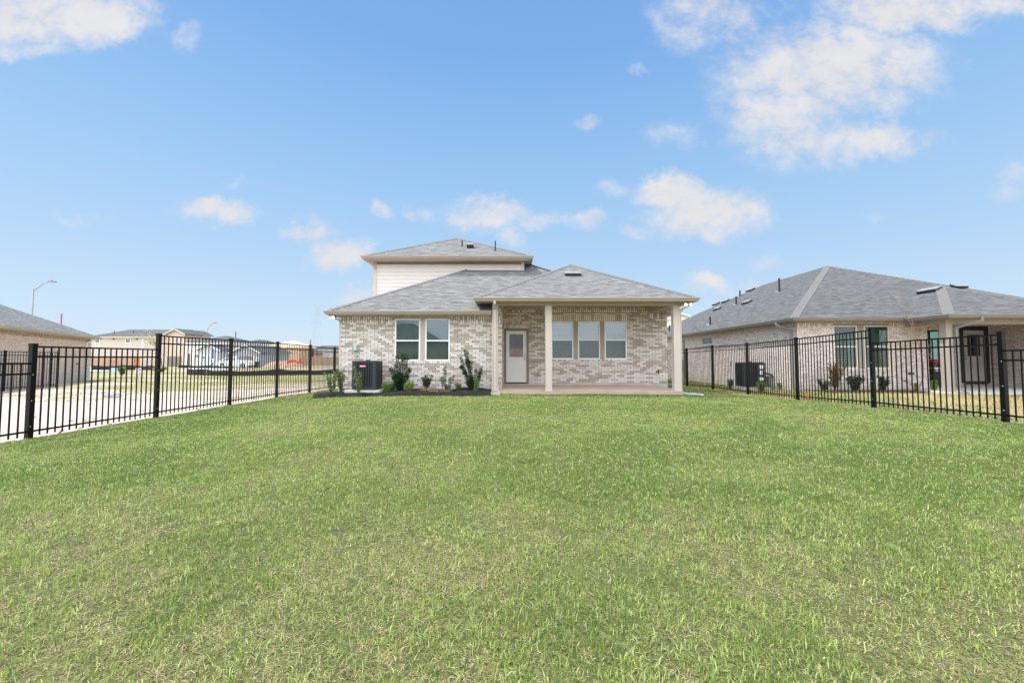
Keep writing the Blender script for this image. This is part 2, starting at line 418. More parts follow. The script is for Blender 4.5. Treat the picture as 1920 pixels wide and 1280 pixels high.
CREAM_RAMP = [(0.0, lin('#B5A79B')), (.28, lin('#C2B5A9')), (.40, lin('#DAD0C8')), (.6, lin('#E9E1DA')), (.85, lin('#F1EBE6')), (1.0, lin('#D8CDC4'))]
M = {}
M['brick'] = brick_mat('cream_brick', CREAM_RAMP, lin('#6F6156'), joint=.0072)
M['soldier'] = brick_mat('cream_brick_soldier', CREAM_RAMP, lin('#6B5C51'), w=.0794, h=.60, off=0.0)
M['nbrick'] = brick_mat('speckled_brick', [(0, lin('#C9BCB4')), (.4, lin('#DFD5CF')), (1, lin('#EBE3DE'))], lin('#A0938A'), w=.205, h=.0680, spots=lin('#4E3A2E'))
M['nsoldier'] = brick_mat('speckled_brick_soldier', [(0, lin('#C9BCB4')), (.4, lin('#DFD5CF')), (1, lin('#EBE3DE'))], lin('#A0938A'), w=.068, h=.6, off=0.0, spots=lin('#4E3A2E'))
M['tanbrick'] = brick_mat('tan_brick', [(0, lin('#CDB09C')), (.5, lin('#E0C7B5')), (1, lin('#EBD7C8'))], lin('#C6B5A7'), w=.205, h=.068)
M['shingle'] = shingle_mat('grey_shingle', [(0.15, lin('#737372')), (.5, lin('#7E7E7D')), (.85, lin('#898988'))], lin('#272728'))
M['nshingle'] = shingle_mat('slate_grey_shingle', [(0.15, lin('#5E5F5F')), (.5, lin('#686969')), (.85, lin('#727373'))], lin('#252526'))
M['cap'] = paint('lit_ridge_shingle', lin('#737270'), .92, .10, 6, .3, 120)  # light on the upward-facing caps is put into this tone
M['tan'] = paint('tan_trim_paint', lin('#B3A698'), .5, .05, 2)
M['mull_shade'] = paint('shaded_mullion_paint', lin('#AA9C90'), .55, .05, 2)  # mullion paint again, with the porch's shade put into its colour
M['tan_dark'] = paint('taupe_trim_paint', lin('#8B7C6D'), .55, .05, 2)
M['mull'] = paint('taupe_mullion_paint', lin('#BFAFA5'), .55, .05, 2)
M['column'] = paint('column_paint', lin('#D0C3B8'), .6, .05, 2, .15, 90)
M['siding'] = siding_mat('off_white_siding', lin('#E8E2DC'), .2)
M['corner'] = paint('corner_trim_paint', lin('#CFC2B8'), .55, .04)
M['white'] = paint('white_vinyl', lin('#FAF9F8'), .35, .03)
M['cream'] = paint('cream_vinyl', lin('#D9CDBC'), .4, .04)
M['door'] = paint('door_paint', lin('#EFEBE7'), .45, .04)
M['gutter_grey'] = paint('grey_metal_gutter', lin('#8C8A88'), .45, .06)
M['metal'] = paint('brushed_metal', lin('#A9A7A3'), .35, .08, 20, metal=.8)
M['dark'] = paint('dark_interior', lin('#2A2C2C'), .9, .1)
M['blind'] = paint('white_blind', lin('#AEBBBB'), .5, .05)
M['blind_dark'] = paint('shaded_blind', lin('#AEBDB5'), .5, .05)
M['glass'] = glass_mat('window_glass', .19, (.62, .74, .70, 1))
M['glass_dark'] = glass_mat('door_glass', .34, (.45, .5, .5, 1))
M['screen'] = glass_mat('screened_glass', .04, (.62, .69, .66, 1), .05)
M['glass_black'] = glass_mat('dark_door_glass', .04, (.12, .13, .13, 1))
M['glass_deep'] = glass_mat('deep_green_glass', .05, (.50, .66, .58, 1))
M['vent_black'] = paint('black_vent_paint', lin('#2C2F33'), .45, .1)
M['vent_top'] = paint('mill_aluminium', lin('#8E9093'), .5, .06)
M['black'] = paint('black_powder_coat', lin('#060607'), .38, .2, 8, spec=.3)
M['ac'] = paint('charcoal_steel', lin('#34393C'), .45, .08)
M['ac_dark'] = paint('coil_black', lin('#14171B'), .6, .1)
M['red'] = paint('red_badge', lin('#E4767F'), .4, .1)
M['concrete'] = paint('pale_concrete', lin('#C8C2BB'), .9, .12, 2.5, .4, 70)
M['box_grey'] = paint('grey_green_box', lin('#A9B4AF'), .45, .06)
M['lamp'] = emit_mat('lit_warm_lamp', (1.0, .72, .40, 1), 1.0)
M['lamp_white'] = emit_mat('lit_lamp_lens', (.75, .86, 1.0, 1), .5)
M['wood'] = paint('cedar_board', lin('#B69C86'), .8, .15, 4)
M['wood_new'] = paint('new_pine', lin('#D2A878'), .8, .12, 4)
M['wood_orange'] = paint('stained_gate_board', lin('#B5793F'), .7, .12, 4)
M['leaf'] = leaf_mat('leaf_surface', .6, .2)
M['grassblade'] = leaf_mat('grass_blade_surface', .55, .35)
M['bark'] = paint('grey_brown_bark', lin('#7E6858'), .9, .2, 30, .4, 60)
M['stem'] = paint('green_brown_stem', lin('#6B6244'), .8, .2, 30)
M['straw'] = paint('dead_straw', lin('#B99B7A'), .9, .15, 20)

# ------------------------------------------------------------------ terrain
LX0, LX1 = -7.97, 8.57          # the two fence lines
def lawn_z(x, y):
    x = np.asarray(x, float); y = np.asarray(y, float)
    zl = np.interp(y, [0, 6, 14, 17, 24], [-.29, -.28, -.27, -.31, -.36])
    zr = np.interp(y, [0, 4.5, 7, 9.5, 12, 14.5, 17, 20], [-.06, -.05, -.06, -.11, -.20, -.27, -.28, -.33])
    zc = np.interp(y, [0, 5, 11, 12.6, 13.5, 24], [-.13, -.13, -.14, -.15, -.155, -.2])
    t = np.clip((x + 3.2) / (LX0 + 3.2), 0, 1); t = t * t * (3 - 2 * t)
    s = np.clip((x - 3.0) / (LX1 - 3.0), 0, 1); s = s * s * (3 - 2 * s)
    z = zc + (zl - zc) * t; z = z + (zr - z) * s
    return z + .012 * np.sin(x * 1.7 + y * .9) * np.sin(y * 1.3 - x * .6)
def ground_z(x, y):
    x = np.asarray(x, float); y = np.asarray(y, float)
    zl = np.interp(x, [-40, -14, -9.5, LX0], [-.5, -.46, -.42, -.32])
    far = np.interp(y, [24, 38, 62, 110], [0, .02, .22, .36]); zl = zl + np.where(x < 0, far, 0)
    zr = np.where(y < 14.9, np.interp(x, [LX1, 9.3, 11, 40], [-.12, -.16, -.19, -.2]), -.33)
    zr = np.where(x > LX1 + .0, np.minimum(zr, np.where(x < 9.4, lawn_z(np.minimum(x, LX1), y) - .02, zr)), zr)
    inside = (x > LX0) & (x < LX1) & (y < 26)
    z = np.where(x < 0, zl, zr)
    z = np.where(inside, lawn_z(x, y) - .035, z)
    z = np.where((y > 26) & (x >= LX0), np.interp(y, [26, 38, 62, 110], [-.4, -.4, -.25, -.1]), z)
    return z
def sheet(name, xs, ys, zf, mat, dz=0.0):
    X, Y = np.meshgrid(xs, ys); Z = zf(X, Y) + dz
    v = np.stack([X.ravel(), Y.ravel(), Z.ravel()], 1); nx, ny = len(xs), len(ys)
    f = [(j * nx + i, j * nx + i + 1, (j + 1) * nx + i + 1, (j + 1) * nx + i) for j in range(ny - 1) for i in range(nx - 1)]
    me = bpy.data.meshes.new(name); me.from_pydata(v.tolist(), [], f); me.polygons.foreach_set('use_smooth', [True] * len(f)); me.materials.append(mat)
    o = bpy.data.objects.new(name, me); COL.objects.link(o); return o

def dirt_ground_mat():
    t = NT('building_lot_ground'); p = t.pos()
    n1 = t.noise(t.scale(p, (.09, .34, 1)), 1.0, 6, .6, .6); n2 = t.noise(p, 1.4, 6, .65); n3 = t.noise(p, 14, 4, .6)
    sep = t.n('ShaderNodeSeparateXYZ'); t.l(p, sep.inputs[0])
    dirt = t.ramp(n2, [(.3, lin('#B9A89B')), (.55, lin('#C6B8AE')), (.75, lin('#AE9A8B'))])
    dirt = t.mix(.35, dirt, t.ramp(n3, [(.3, lin('#8E7666')), (.6, lin('#E6D9CE'))]), 'SOFT_LIGHT')
    grs = t.ramp(n3, [(.3, lin('#83865A')), (.55, lin('#A19C70')), (.8, lin('#B8AE8A'))])
    mr = t.n('ShaderNodeMapRange'); t.l(sep.outputs[1], mr.inputs[0]); mr.inputs[1].default_value = 8; mr.inputs[2].default_value = 24; mr.inputs[3].default_value = -.14; mr.inputs[4].default_value = .12
    f = t.math('ADD', n1, t.math('ADD', t.math('MULTIPLY', t.math('SUBTRACT', n2, .5), .35), mr.outputs[0]))
    k = t.ramp(f, [(.545, (0, 0, 0)), (.595, (1, 1, 1))])
    t.l(t.mix(k, dirt, grs), t.bsdf.inputs['Base Color']); t.bsdf.inputs['Roughness'].default_value = .95; t.bsdf.inputs['Specular IOR Level'].default_value = .15
    t.bump(t.math('ADD', n2, t.math('MULTIPLY', n3, .3)), .5, .05); return t.m
def lawn_mat(name, soil, a, b, c):
    t = NT(name); p = t.pos()
    n1 = t.noise(p, .55, 5, .6); n2 = t.noise(p, 7, 5, .65); n3 = t.noise(p, 70, 3, .7)
    g = t.ramp(t.math('ADD', t.math('MULTIPLY', n1, .5), t.math('MULTIPLY', n2, .5)), [(.36, a), (.5, b), (.64, c)])
    col = t.mix(t.ramp(n3, [(.42, (0, 0, 0)), (.62, (1, 1, 1))]), g, soil)
    t.l(col, t.bsdf.inputs['Base Color']); t.bsdf.inputs['Roughness'].default_value = .95; t.bsdf.inputs['Specular IOR Level'].default_value = .1
    t.bump(n3, .8, .02); return t.m
def axis(a, b, fine0, fine1, step, coarse):
    xs = list(np.arange(fine0, fine1 + 1e-6, step)); x = fine0; s = step
    while x > a: s = min(s * 1.35, coarse); x -= s; xs.insert(0, x)
    x = xs[-1]; s = step
    while x < b: s = min(s * 1.35, coarse); x += s; xs.append(x)
    return np.array(xs)
g_x = np.sort(np.concatenate([axis(-1500, 1500, -40, 30, .6, 150), [LX0 - .02, LX0 + .02, LX1 - .02, LX1 + .02]]))
ground = sheet('ground', g_x, axis(-600, 2500, -4, 60, .6, 150), ground_z, dirt_ground_mat()); tag(ground, kind='structure')
lawn = sheet('lawn', np.linspace(LX0, LX1, 70), np.linspace(-8, 24.5, 110), lawn_z, lawn_mat('lawn_soil', lin('#4F4C36'), lin('#5F6C3B'), lin('#6F7A44'), lin('#8A8758')))
tag(lawn, kind='structure')
nl = sheet('neighbour_lawn', np.linspace(LX1 + .03, 40, 60), np.linspace(-8, 40, 90), ground_z, lawn_mat('patchy_lawn_soil', lin('#A68B70'), lin('#7C7F4B'), lin('#A59A68'), lin('#C0AB86')), .006)
tag(nl, kind='structure')

# ------------------------------------------------------------------ wall / window / door builders
def upt(P0, U, N, u, n, z): return Vector((P0[0] + U[0] * u + N[0] * n, P0[1] + U[1] * u + N[1] * n, z))
def ubox(mb, P0, U, N, u0, u1, n0, n1, z0, z1):
    return mb.obox(upt(P0, U, N, (u0 + u1) / 2, (n0 + n1) / 2, (z0 + z1) / 2), Vector((U[0], U[1], 0)) * ((u1 - u0) / 2), Vector((-N[0], -N[1], 0)) * ((n1 - n0) / 2), Vector((0, 0, (z1 - z0) / 2)))
def wall_holes(mb, P0, U, N, u0, u1, z0, z1, holes, reveal=.1):
    us = sorted({u0, u1, *[h[0] for h in holes], *[h[1] for h in holes]}); zs = sorted({z0, z1, *[h[2] for h in holes], *[h[3] for h in holes]})
    for a, b in zip(us, us[1:]):
        for c, d in zip(zs, zs[1:]):
            mu, mz = (a + b) / 2, (c + d) / 2
            if any(h[0] < mu < h[1] and h[2] < mz < h[3] for h in holes): continue
            mb.poly([upt(P0, U, N, a, 0, c), upt(P0, U, N, b, 0, c), upt(P0, U, N, b, 0, d), upt(P0, U, N, a, 0, d)])
            mb.poly([upt(P0, U, N, a, -reveal, c), upt(P0, U, N, a, -reveal, d), upt(P0, U, N, b, -reveal, d), upt(P0, U, N, b, -reveal, c)])
    for (a, b, c, d) in holes:
        for p, q in (((a, c), (a, d)), ((a, d), (b, d)), ((b, d), (b, c)), ((b, c), (a, c))):
            mb.poly([upt(P0, U, N, p[0], 0, p[1]), upt(P0, U, N, q[0], 0, q[1]), upt(P0, U, N, q[0], -reveal, q[1]), upt(P0, U, N, p[0], -reveal, p[1])])
    return mb
def window(parent, P0, U, N, u0, u1, z0, z1, mat, split=.52, blind=True, screen=True, fw=.05, local=False, simple=False, proud=-.015, bpitch=.052, glass='glass'):
    f = MB(local); zm = z0 + (z1 - z0) * (1 - split)
    n0, n1 = proud - .06, proud
    ubox(f, P0, U, N, u0, u0 + fw, n0, n1, z0, z1); ubox(f, P0, U, N, u1 - fw, u1, n0, n1, z0, z1)
    ubox(f, P0, U, N, u0 + fw, u1 - fw, n0, n1 - .002, z1 - fw, z1); ubox(f, P0, U, N, u0 + fw, u1 - fw, n0, n1 - .002, z0, z0 + fw)
    if split: ubox(f, P0, U, N, u0 + fw, u1 - fw, n0 - .004, n1 - .006, zm - fw * .5, zm + fw * .5)
    fo = f.build('window', mat, parent)
    a, b = u0 + fw, u1 - fw
    g = MB(local)
    if split:
        ubox(g, P0, U, N, a, b, n0 + .022, n0 + .028, zm + fw * .5, z1 - fw)
        if not screen: ubox(g, P0, U, N, a, b, n0 + .012, n0 + .018, z0 + fw, zm - fw * .5)
    else: ubox(g, P0, U, N, a, b, n0 + .022, n0 + .028, z0 + fw, z1 - fw)
    g.build('pane', M[glass] if not simple else M['far_glass'], fo)
    if simple: return fo
    if screen and split:
        s = MB(local); ubox(s, P0, U, N, a, b, n0 + .012, n0 + .018, z0 + fw, zm - fw * .5); s.build('screened_pane', M['screen'], fo)
    if blind:
        for lo, hi, bm in ((zm, z1 - fw, M['blind']), (z0 + fw, zm, M['blind_dark'])):
            bl = MB(local); z = lo
            while z < hi - .01:
                zt = min(z + .047, hi)
                q = [upt(P0, U, N, a - .02, n0 - .035, z), upt(P0, U, N, b + .02, n0 - .035, z), upt(P0, U, N, b + .02, n0 - .06, zt), upt(P0, U, N, a - .02, n0 - .06, zt)]
                w = [p + Vector((-N[0], -N[1], 0)) * .003 for p in q]
                bl.poly(q); bl.poly(w[::-1])
                for k in range(4): bl.poly([q[k], w[k], w[(k + 1) % 4], q[(k + 1) % 4]])
                z += bpitch
            bl.build('blind', bm, fo)
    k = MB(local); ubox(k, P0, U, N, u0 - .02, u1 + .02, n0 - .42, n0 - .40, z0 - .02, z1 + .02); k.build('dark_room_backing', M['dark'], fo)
    return fo
GUT = [(.0, 0), (.065, 0), (.085, .03), (.088, .055), (.112, .075), (.122, .095), (.122, .118), (.108, .118), (.105, .10), (.0, .10)]
def gutter(parent, pts, z, mat, name='gutter', local=False): return MB(local).sweep(pts, GUT, z).build(name, mat, parent)
def ridge_cap(mb, p0, p1, nl, nr, w=.15, t=.018, seg=.2):
    p0, p1 = Vector(p0), Vector(p1); d = (p1 - p0); L = d.length; d.normalize()
    ws = []
    for n in (nl, nr):
        n = Vector(n).normalized(); x = n.cross(d).normalized()
        if x.z > 0 or (abs(x.z) < 1e-6 and False): x = -x
        ws.append((x, n))
    k = max(1, int(L / seg))
    for i in range(k):
        a = p0 + d * (L * i / k); b = p0 + d * (L * (i + 1.12) / k)
        up = (ws[0][1] + ws[1][1]).normalized()
        ra, rb = t * .5, t * 1.5
        A = [a + ws[0][0] * w + ws[0][1] * ra, a + up * (ra + .01), a + ws[1][0] * w + ws[1][1] * ra]
        B = [b + ws[0][0] * w + ws[0][1] * rb, b + up * (rb + .01), b + ws[1][0] * w + ws[1][1] * rb]
        A2 = [q - up * .02 for q in A]; B2 = [q - up * .03 for q in B]
        mb.poly([A[0], A[1], B[1], B[0]]); mb.poly([A[1], A[2], B[2], B[1]]); mb.poly([A2[0], B2[0], B[0], A[0]][::1]); mb.poly([A[2], B[2], B2[2], A2[2]])
        mb.poly([B[0], B[1], B2[1], B2[0]]); mb.poly([B[1], B[2], B2[2], B2[1]]); mb.poly([A[1], A[0], A2[0], A2[1]]); mb.poly([A[2], A[1], A2[1], A2[2]])
    return mb
def cap(parent, p0, p1, nl, nr, w=.115): m = MB(); ridge_cap(m, p0, p1, nl, nr, w); return m.build('ridge_cap', M['cap'], parent)
def pnorm(pts):
    n = (Vector(pts[1]) - Vector(pts[0])).cross(Vector(pts[2]) - Vector(pts[0])); n.normalize(); return n if n.z > 0 else -n
def pipe_vent(parent, base, h, r=.045, local=False, mat=None):
    m = MB(local); b = Vector(base); m.tube([b - Vector((0, 0, .15)), b + Vector((0, 0, .06))], [r * 2.0, r * 1.15], 12); m.tube([b + Vector((0, 0, .05)), b + Vector((0, 0, h))], r, 12)
    o = m.build('pipe_vent', mat or M['vent_black'], parent)
    f = MB(local); f.obox(b + Vector((0, 0, -.02)), Vector((.17, 0, 0)), Vector((0, .17, .085)), Vector((0, -.004, .008))); f.build('flashing', M['vent_top'], o); return o
def box_vent(parent, base, n, along, w=.42, l=.42, h=.11, local=False):
    """low slant-back roof vent: dark mouth down-slope, pale lid"""
    n = Vector(n).normalized(); a = Vector(along).normalized(); d = a.cross(n).normalized()
    if d.z > 0: d = -d
    b = Vector(base)
    m = MB(local); m.obox(b + n * h * .45, a * (w / 2), d * (l / 2), n * (h * .55)); o = m.build('roof_vent', M['vent_black'], parent)
    t = MB(local); t.obox(b + n * (h * 1.08) - d * .03, a * (w / 2 + .02), d * (l / 2), n * .012); t.build('vent_lid', M['vent_top'], o)
    s = MB(local)
    for k in range(3): s.obox(b + d * (l / 2 + .004) + n * (h * (.2 + .28 * k)), a * (w / 2 - .02), d * .004, n * .008)
    s.build('vent_louvre', M['ac'], o); return o
def downspout(parent, pts, mat, w=.075, d=.055, name='downspout', local=False):
    m = MB(local)
    for p, q in zip(pts, pts[1:]):
        dd = (Vector(q) - Vector(p)).normalized() * .018
        m.bar(Vector(p) - dd, Vector(q) + dd, w, d, Vector((0, -1, 0)) if abs((Vector(q) - Vector(p)).normalized().z) > .9 else Vector((0, 0, 1)))
    return m.build(name, mat, parent, bevel=.008)
def panel_door(parent, P0, U, N, u0, u1, z0, z1, n, mat, local=False, gl=None, knob_right=True, gmat=None):
    m = MB(local); gl = gl or (u0 + .12, u1 - .12, z0 + 1.0, z1 - .13)
    a, b, c, d = gl
    ubox(m, P0, U, N, u0, a, n - .045, n, z0, z1); ubox(m, P0, U, N, b, u1, n - .045, n, z0, z1); ubox(m, P0, U, N, a, b, n - .045, n - .0005, z0, c); ubox(m, P0, U, N, a, b, n - .045, n - .0005, d, z1)
    fr = .028
    for (x0, x1, y0, y1) in ((a - fr, a, c - fr, d + fr), (b, b + fr, c - fr, d + fr), (a, b, c - fr, c), (a, b, d, d + fr)): ubox(m, P0, U, N, x0, x1, n - .002, n + .012, y0, y1)
    w = u1 - u0; pz0, pz1 = z0 + .23, z0 + .78
    for k in (0, 1):
        x0 = u0 + w * (.14 + .42 * k); x1 = x0 + w * .30
        for (p, q, r, s) in ((x0, x0 + .014, pz0, pz1), (x1 - .014, x1, pz0, pz1), (x0 + .014, x1 - .014, pz0, pz0 + .014), (x0 + .014, x1 - .014, pz1 - .014, pz1)): ubox(m, P0, U, N, p, q, n - .002, n + .012, r, s)
        ubox(m, P0, U, N, x0 + .04, x1 - .04, n - .002, n + .010, pz0 + .045, pz1 - .045)
    o = m.build('door', mat, parent)
    g = MB(local); ubox(g, P0, U, N, a, b, n - .026, n - .02, c, d); g.build('door_glass', gmat or M['glass_dark'], o)
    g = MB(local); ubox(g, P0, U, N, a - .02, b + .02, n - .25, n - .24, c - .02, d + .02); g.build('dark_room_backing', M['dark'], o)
    k = MB(local); ku = u1 - .065 if knob_right else u0 + .065
    dn = Vector((N[0], N[1], 0))
    for kz, r in ((z0 + .93, .03), (z0 + 1.06, .022)):
        k = MB(local); c0 = upt(P0, U, N, ku, n, kz); k.tube([c0, c0 + dn * .01, c0 + dn * .012, c0 + dn * .035, c0 + dn * .05, c0 + dn * .062], [r * 1.1, r * 1.1, r * .45, r * .5, r, r * .6], 12)
        k.build('handle' if r > .025 else 'deadbolt', M['metal'], o, smooth=True)
    return o

# ------------------------------------------------------------------ MAIN HOUSE
H = thing('brick_house', 'cream brick house with a covered patio, three porch columns and off-white siding upstairs', 'house', (0, 15.85, 0))
YW, YL, Y2 = 15.85, 13.95, 17.5      # patio wall, left wing wall, upstairs wall
XL, XR, XJ = -6.0, 6.18, -.35
F, FN = (1, 0), (0, -1)
wl = [(-4.12, -3.22), (-3.05, -2.18)]; WZ = (.957, 2.435)
w = MB()
wall_holes(w, (0, YL), F, FN, XL, XJ, -.02, 2.53, [(-4.12, -2.18, WZ[0], 2.50)])
w.build('wall', M['brick'], H)
w = MB(); wall_holes(w, (0, YW), F, FN, XJ, XR, .05, 3.14, [(1.56, 2.447, 1.01, 2.52), (2.627, 3.512, 1.01, 2.52), (3.688, 4.58, 1.01, 2.52), (-.33, .673, .05, 2.24)]); w.build('wall', M['brick'], H)
w = MB(); wall_holes(w, (XJ, YL), (0, 1), (1, 0), .0, YW - YL, -.02, 3.14, []); w.build('wall', M['brick'], H)
w = MB(); wall_holes(w, (XL, 24), (0, -1), (-1, 0), 0, 24 - YL, -.3, 2.53, []); w.build('wall', M['brick'], H)
w = MB(); wall_holes(w, (XR, YW), (0, 1), (1, 0), 0, 9, .05, 2.9, []); w.build('wall', M['brick'], H)
pieces('foundation', M['concrete'], H, (XL + .01, XJ - .005, YL + .02, YL + .25, -.4, -.02), (XJ + .002, XR - .005, YW + .012, YW + .25, -.4, .05), (XR - .26, XR - .005, YW + .25, 25, -.4, .05))
pieces('back_wall', M['brick'], H, (XL + .1, XR - .1, 24, 24.2, -.4, 4.9))
w = MB(); wall_holes(w, (0, YL), F, FN, -.60, XJ, 2.53, 3.14, []); w.build('wall', M['brick'], H)
# soldier courses, lintels, rowlock sills
s = MB(); ubox(s, (0, YL), F, FN, XL, -4.19, -.02, .004, 2.285, 2.528); s.build('soldier_course', M['soldier'], H)
s = MB(); ubox(s, (0, YL), F, FN, -2.11, XJ, -.02, .004, 2.285, 2.528); s.build('soldier_course', M['soldier'], H)
s = MB(); ubox(s, (0, YW), F, FN, XJ + .004, 5.32, -.02, .004, 2.88, 3.06); s.build('soldier_course', M['soldier'], H)
s = MB(); ubox(s, (0, YW), F, FN, 5.40, 6.03, -.02, .004, 2.65, 2.885); s.build('soldier_course', M['soldier'], H)
s = MB(); ubox(s, (0, YW), F, FN, -.34, .685, -.02, .005, 2.25, 2.51); s.build('soldier_course', M['soldier'], H)
s = MB(); ubox(s, (0, YW), F, FN, 1.40, 4.62, -.02, .005, 2.535, 2.79); s.build('soldier_course', M['soldier'], H)
s = MB(); ubox(s, (0, YL), F, FN, -4.16, -2.14, -.02, .035, .865, .953); s.build('sill_course', M['soldier'], H)
s = MB(); ubox(s, (0, YW), F, FN, 1.50, 4.66, -.02, .02, .925, 1.005); s.build('sill_course', M['soldier'], H)
# window trim and windows
s = MB(); ubox(s, (0, YL), F, FN, -4.12, -2.18, -.06, -.008, 2.437, 2.499); s.build('window_trim', M['mull'], H)
s = MB(); ubox(s, (0, YL), F, FN, -3.219, -3.051, -.06, -.012, WZ[0], 2.436); s.build('window_trim', M['mull'], H)
s = MB(); ubox(s, (0, YW), F, FN, 2.45, 2.624, -.02, .012, 1.007, 2.534); s.build('window_trim', M['mull_shade'], H)
s = MB(); ubox(s, (0, YW), F, FN, 3.515, 3.685, -.02, .012, 1.007, 2.534); s.build('window_trim', M['mull_shade'], H)
for a, b in wl: window(H, (0, YL), F, FN, a, b, WZ[0], WZ[1], M['white'], bpitch=.058)
for a, b in ((1.56, 2.447), (2.627, 3.512), (3.688, 4.58)): window(H, (0, YW), F, FN, a, b, 1.01, 2.52, M['white'], split=.49)
# back door
t = MB()
ubox(t, (0, YW), F, FN, -.33, -.235, -.08, -.005, .03, 2.24); ubox(t, (0, YW), F, FN, .582, .673, -.08, -.005, .03, 2.24); ubox(t, (0, YW), F, FN, -.236, .583, -.08, -.0055, 2.15, 2.24); t.build('door_frame', M['tan_dark'], H)
panel_door(H, (0, YW), F, FN, -.23, .577, .10, 2.145, -.04, M['door'], gl=(-.105, .445, 1.10, 2.01))
t = MB(); ubox(t, (0, YW), F, FN, -.235, .582, -.09, .01, .05, .095); t.build('threshold', M['vent_black'], H)
# eave boards of the left wing: soffit, fascia, frieze
pieces('soffit', M['tan'], H, (-6.27, -.72, 13.60, YL - .001, 2.515, 2.54), (-6.27, XL - .001, YL, 24, 2.515, 2.54), (XR + .001, 6.55, YW - .35, 25, 2.83, 2.86))
pieces('fascia', M['tan'], H, (-6.28, -.70, 13.575, 13.60, 2.51, 2.655), (-6.295, -6.27, 13.575, 24, 2.51, 2.655), (6.55, 6.575, YW - .4, 25, 2.82, 2.95), (XR - .2, 6.55, YW - .4, YW - .375, 2.82, 2.95))
gutter(H, [(-6.295, 24), (-6.295, 13.575), (-.70, 13.575)], 2.542, M['tan'])
gutter(H, [(6.575, YW - .4), (6.575, 25)], 2.84, M['tan'])
gd = MB(); gd.box(-1.60, -1.11, 13.50, 13.515, 2.64, 2.765); gd.build('splash_guard', M['tan'], H)
# left wing roof
SL = .58
E0 = Vector((-6.33, 13.55, 2.665))
def wing_z(y): return 2.665 + SL * (y - 13.55)
def on_wing(px, py):
    d = at(px, py, 1.0) - Vector((0, 0, CAM_Z)); y = (2.665 - SL * 13.55 - CAM_Z) / (d.z - SL); return at(px, py, y)
hipL = at(873, 507, Y2); hipL = Vector((hipL.x, Y2, wing_z(Y2)))
R1, R2 = on_wing(991, 495), on_wing(1033, 508)
dR = (R2 - R1).normalized(); R3 = R2 + dR * ((14.4 - R2.y) / dR.y); R0 = R1 - dR * ((R1.x - .5) / dR.x)
front = [E0, (-.72, 13.55, 2.665), (-.72, 14.4, wing_z(14.4)), (R3.x, 14.4, wing_z(14.4)), R0, (R0.x, Y2 + .6, wing_z(Y2 + .6)), (R0.x, Y2, wing_z(Y2)), hipL]
front = [Vector(p) for p in front]
leftp = [Vector((-6.33, 24, 2.665)), E0, hipL, Vector((hipL.x, 24, hipL.z))]
rf = MB(); rf.slab(front, .035); rf.slab(leftp, .035)
rr = [R0, R3, Vector((6.6, YW - .42, 2.955)), Vector((6.6, 24, 2.955)), Vector((R0.x, 24, R0.z))]
rf.slab([rr[0], rr[1], rr[2]], .035); rf.slab([rr[0], rr[2], rr[3], rr[4]], .035)
roof1 = rf.build('roof', M['shingle'], H)
cap(roof1, E0, hipL, pnorm(front[:3]), pnorm(leftp[:3])); cap(roof1, R3, R0, pnorm(front[:3]), pnorm([rr[0], rr[1], rr[2]]))
# upstairs
SX0, SX1, SZ = -6.08, .50, 5.235
EZ2 = (at(840, 479, 16.95)).z
w = MB()
w.box(SX0, SX1, Y2, 24, 2.6, EZ2 - .17); w.build('upstairs_wall', M['dark'], H)
w = MB(); zc = EZ2 - .26; P = .166
while zc > 2.7:
    z0 = max(zc - P, 2.6)
    w.poly([(SX0 + .10, Y2 - .024, z0), (SX1 - .10, Y2 - .024, z0), (SX1 - .10, Y2 - .008, zc), (SX0 + .10, Y2 - .008, zc)])
    w.poly([(SX0 + .10, Y2 - .001, z0), (SX1 - .10, Y2 - .001, z0), (SX1 - .10, Y2 - .024, z0), (SX0 + .10, Y2 - .024, z0)])
    w.poly([(SX0 - .034, 24, z0), (SX0 - .034, Y2 + .10, z0), (SX0 - .008, Y2 + .10, zc), (SX0 - .008, 24, zc)])
    w.poly([(SX1 + .034, Y2 + .10, z0), (SX1 + .034, 24, z0), (SX1 + .008, 24, zc), (SX1 + .008, Y2 + .10, zc)])
    zc -= P
w.build('siding', M['siding_plain'] if 'siding_plain' in M else paint('off_white_board', lin('#E2DBD4'), .6, .03, 1.5), H)
pieces('corner_board', M['corner'], H, (SX0 - .04, SX0 + .10, Y2 - .04, Y2 + .10, 2.6, EZ2 - .17), (SX1 - .10, SX1 + .04, Y2 - .04, Y2 + .10, 2.6, EZ2 - .17))
c = MB(); c.box(SX0 + .10, SX1 - .10, Y2 - .045, Y2 - .001, EZ2 - .26, EZ2 - .17); c.build('frieze_board', M['tan_dark'], H)
UX0, UX1, UY0, UY1 = -6.40, .81, 17.05, 24.4
c = MB(); c.box(UX0 + .03, UX1 - .03, UY0 + .03, UY1, EZ2 - .165, EZ2 - .14); c.build('soffit', M['tan'], H)
pieces('fascia', M['tan'], H, (UX0, UX1, UY0, UY0 + .025, EZ2 - .175, EZ2 - .015), (UX0, UX0 + .025, UY0 + .026, UY1, EZ2 - .175, EZ2 - .015), (UX1 - .025, UX1, UY0 + .026, UY1, EZ2 - .175, EZ2 - .015))
gutter(H, [(UX0, UY1), (UX0, UY0), (UX1, UY0), (UX1, UY1)], EZ2 - .12, M['tan'])
ap = at(857, 447, 20.55); A = Vector((ap.x, 20.55, ap.z)); B = Vector((A.x + .12, 21.0, A.z))
e = EZ2 + .003; q = [Vector((UX0 - .03, UY0 - .03, e)), Vector((UX1 + .03, UY0 - .03, e)), Vector((UX1 + .03, UY1, e)), Vector((UX0 - .03, UY1, e))]
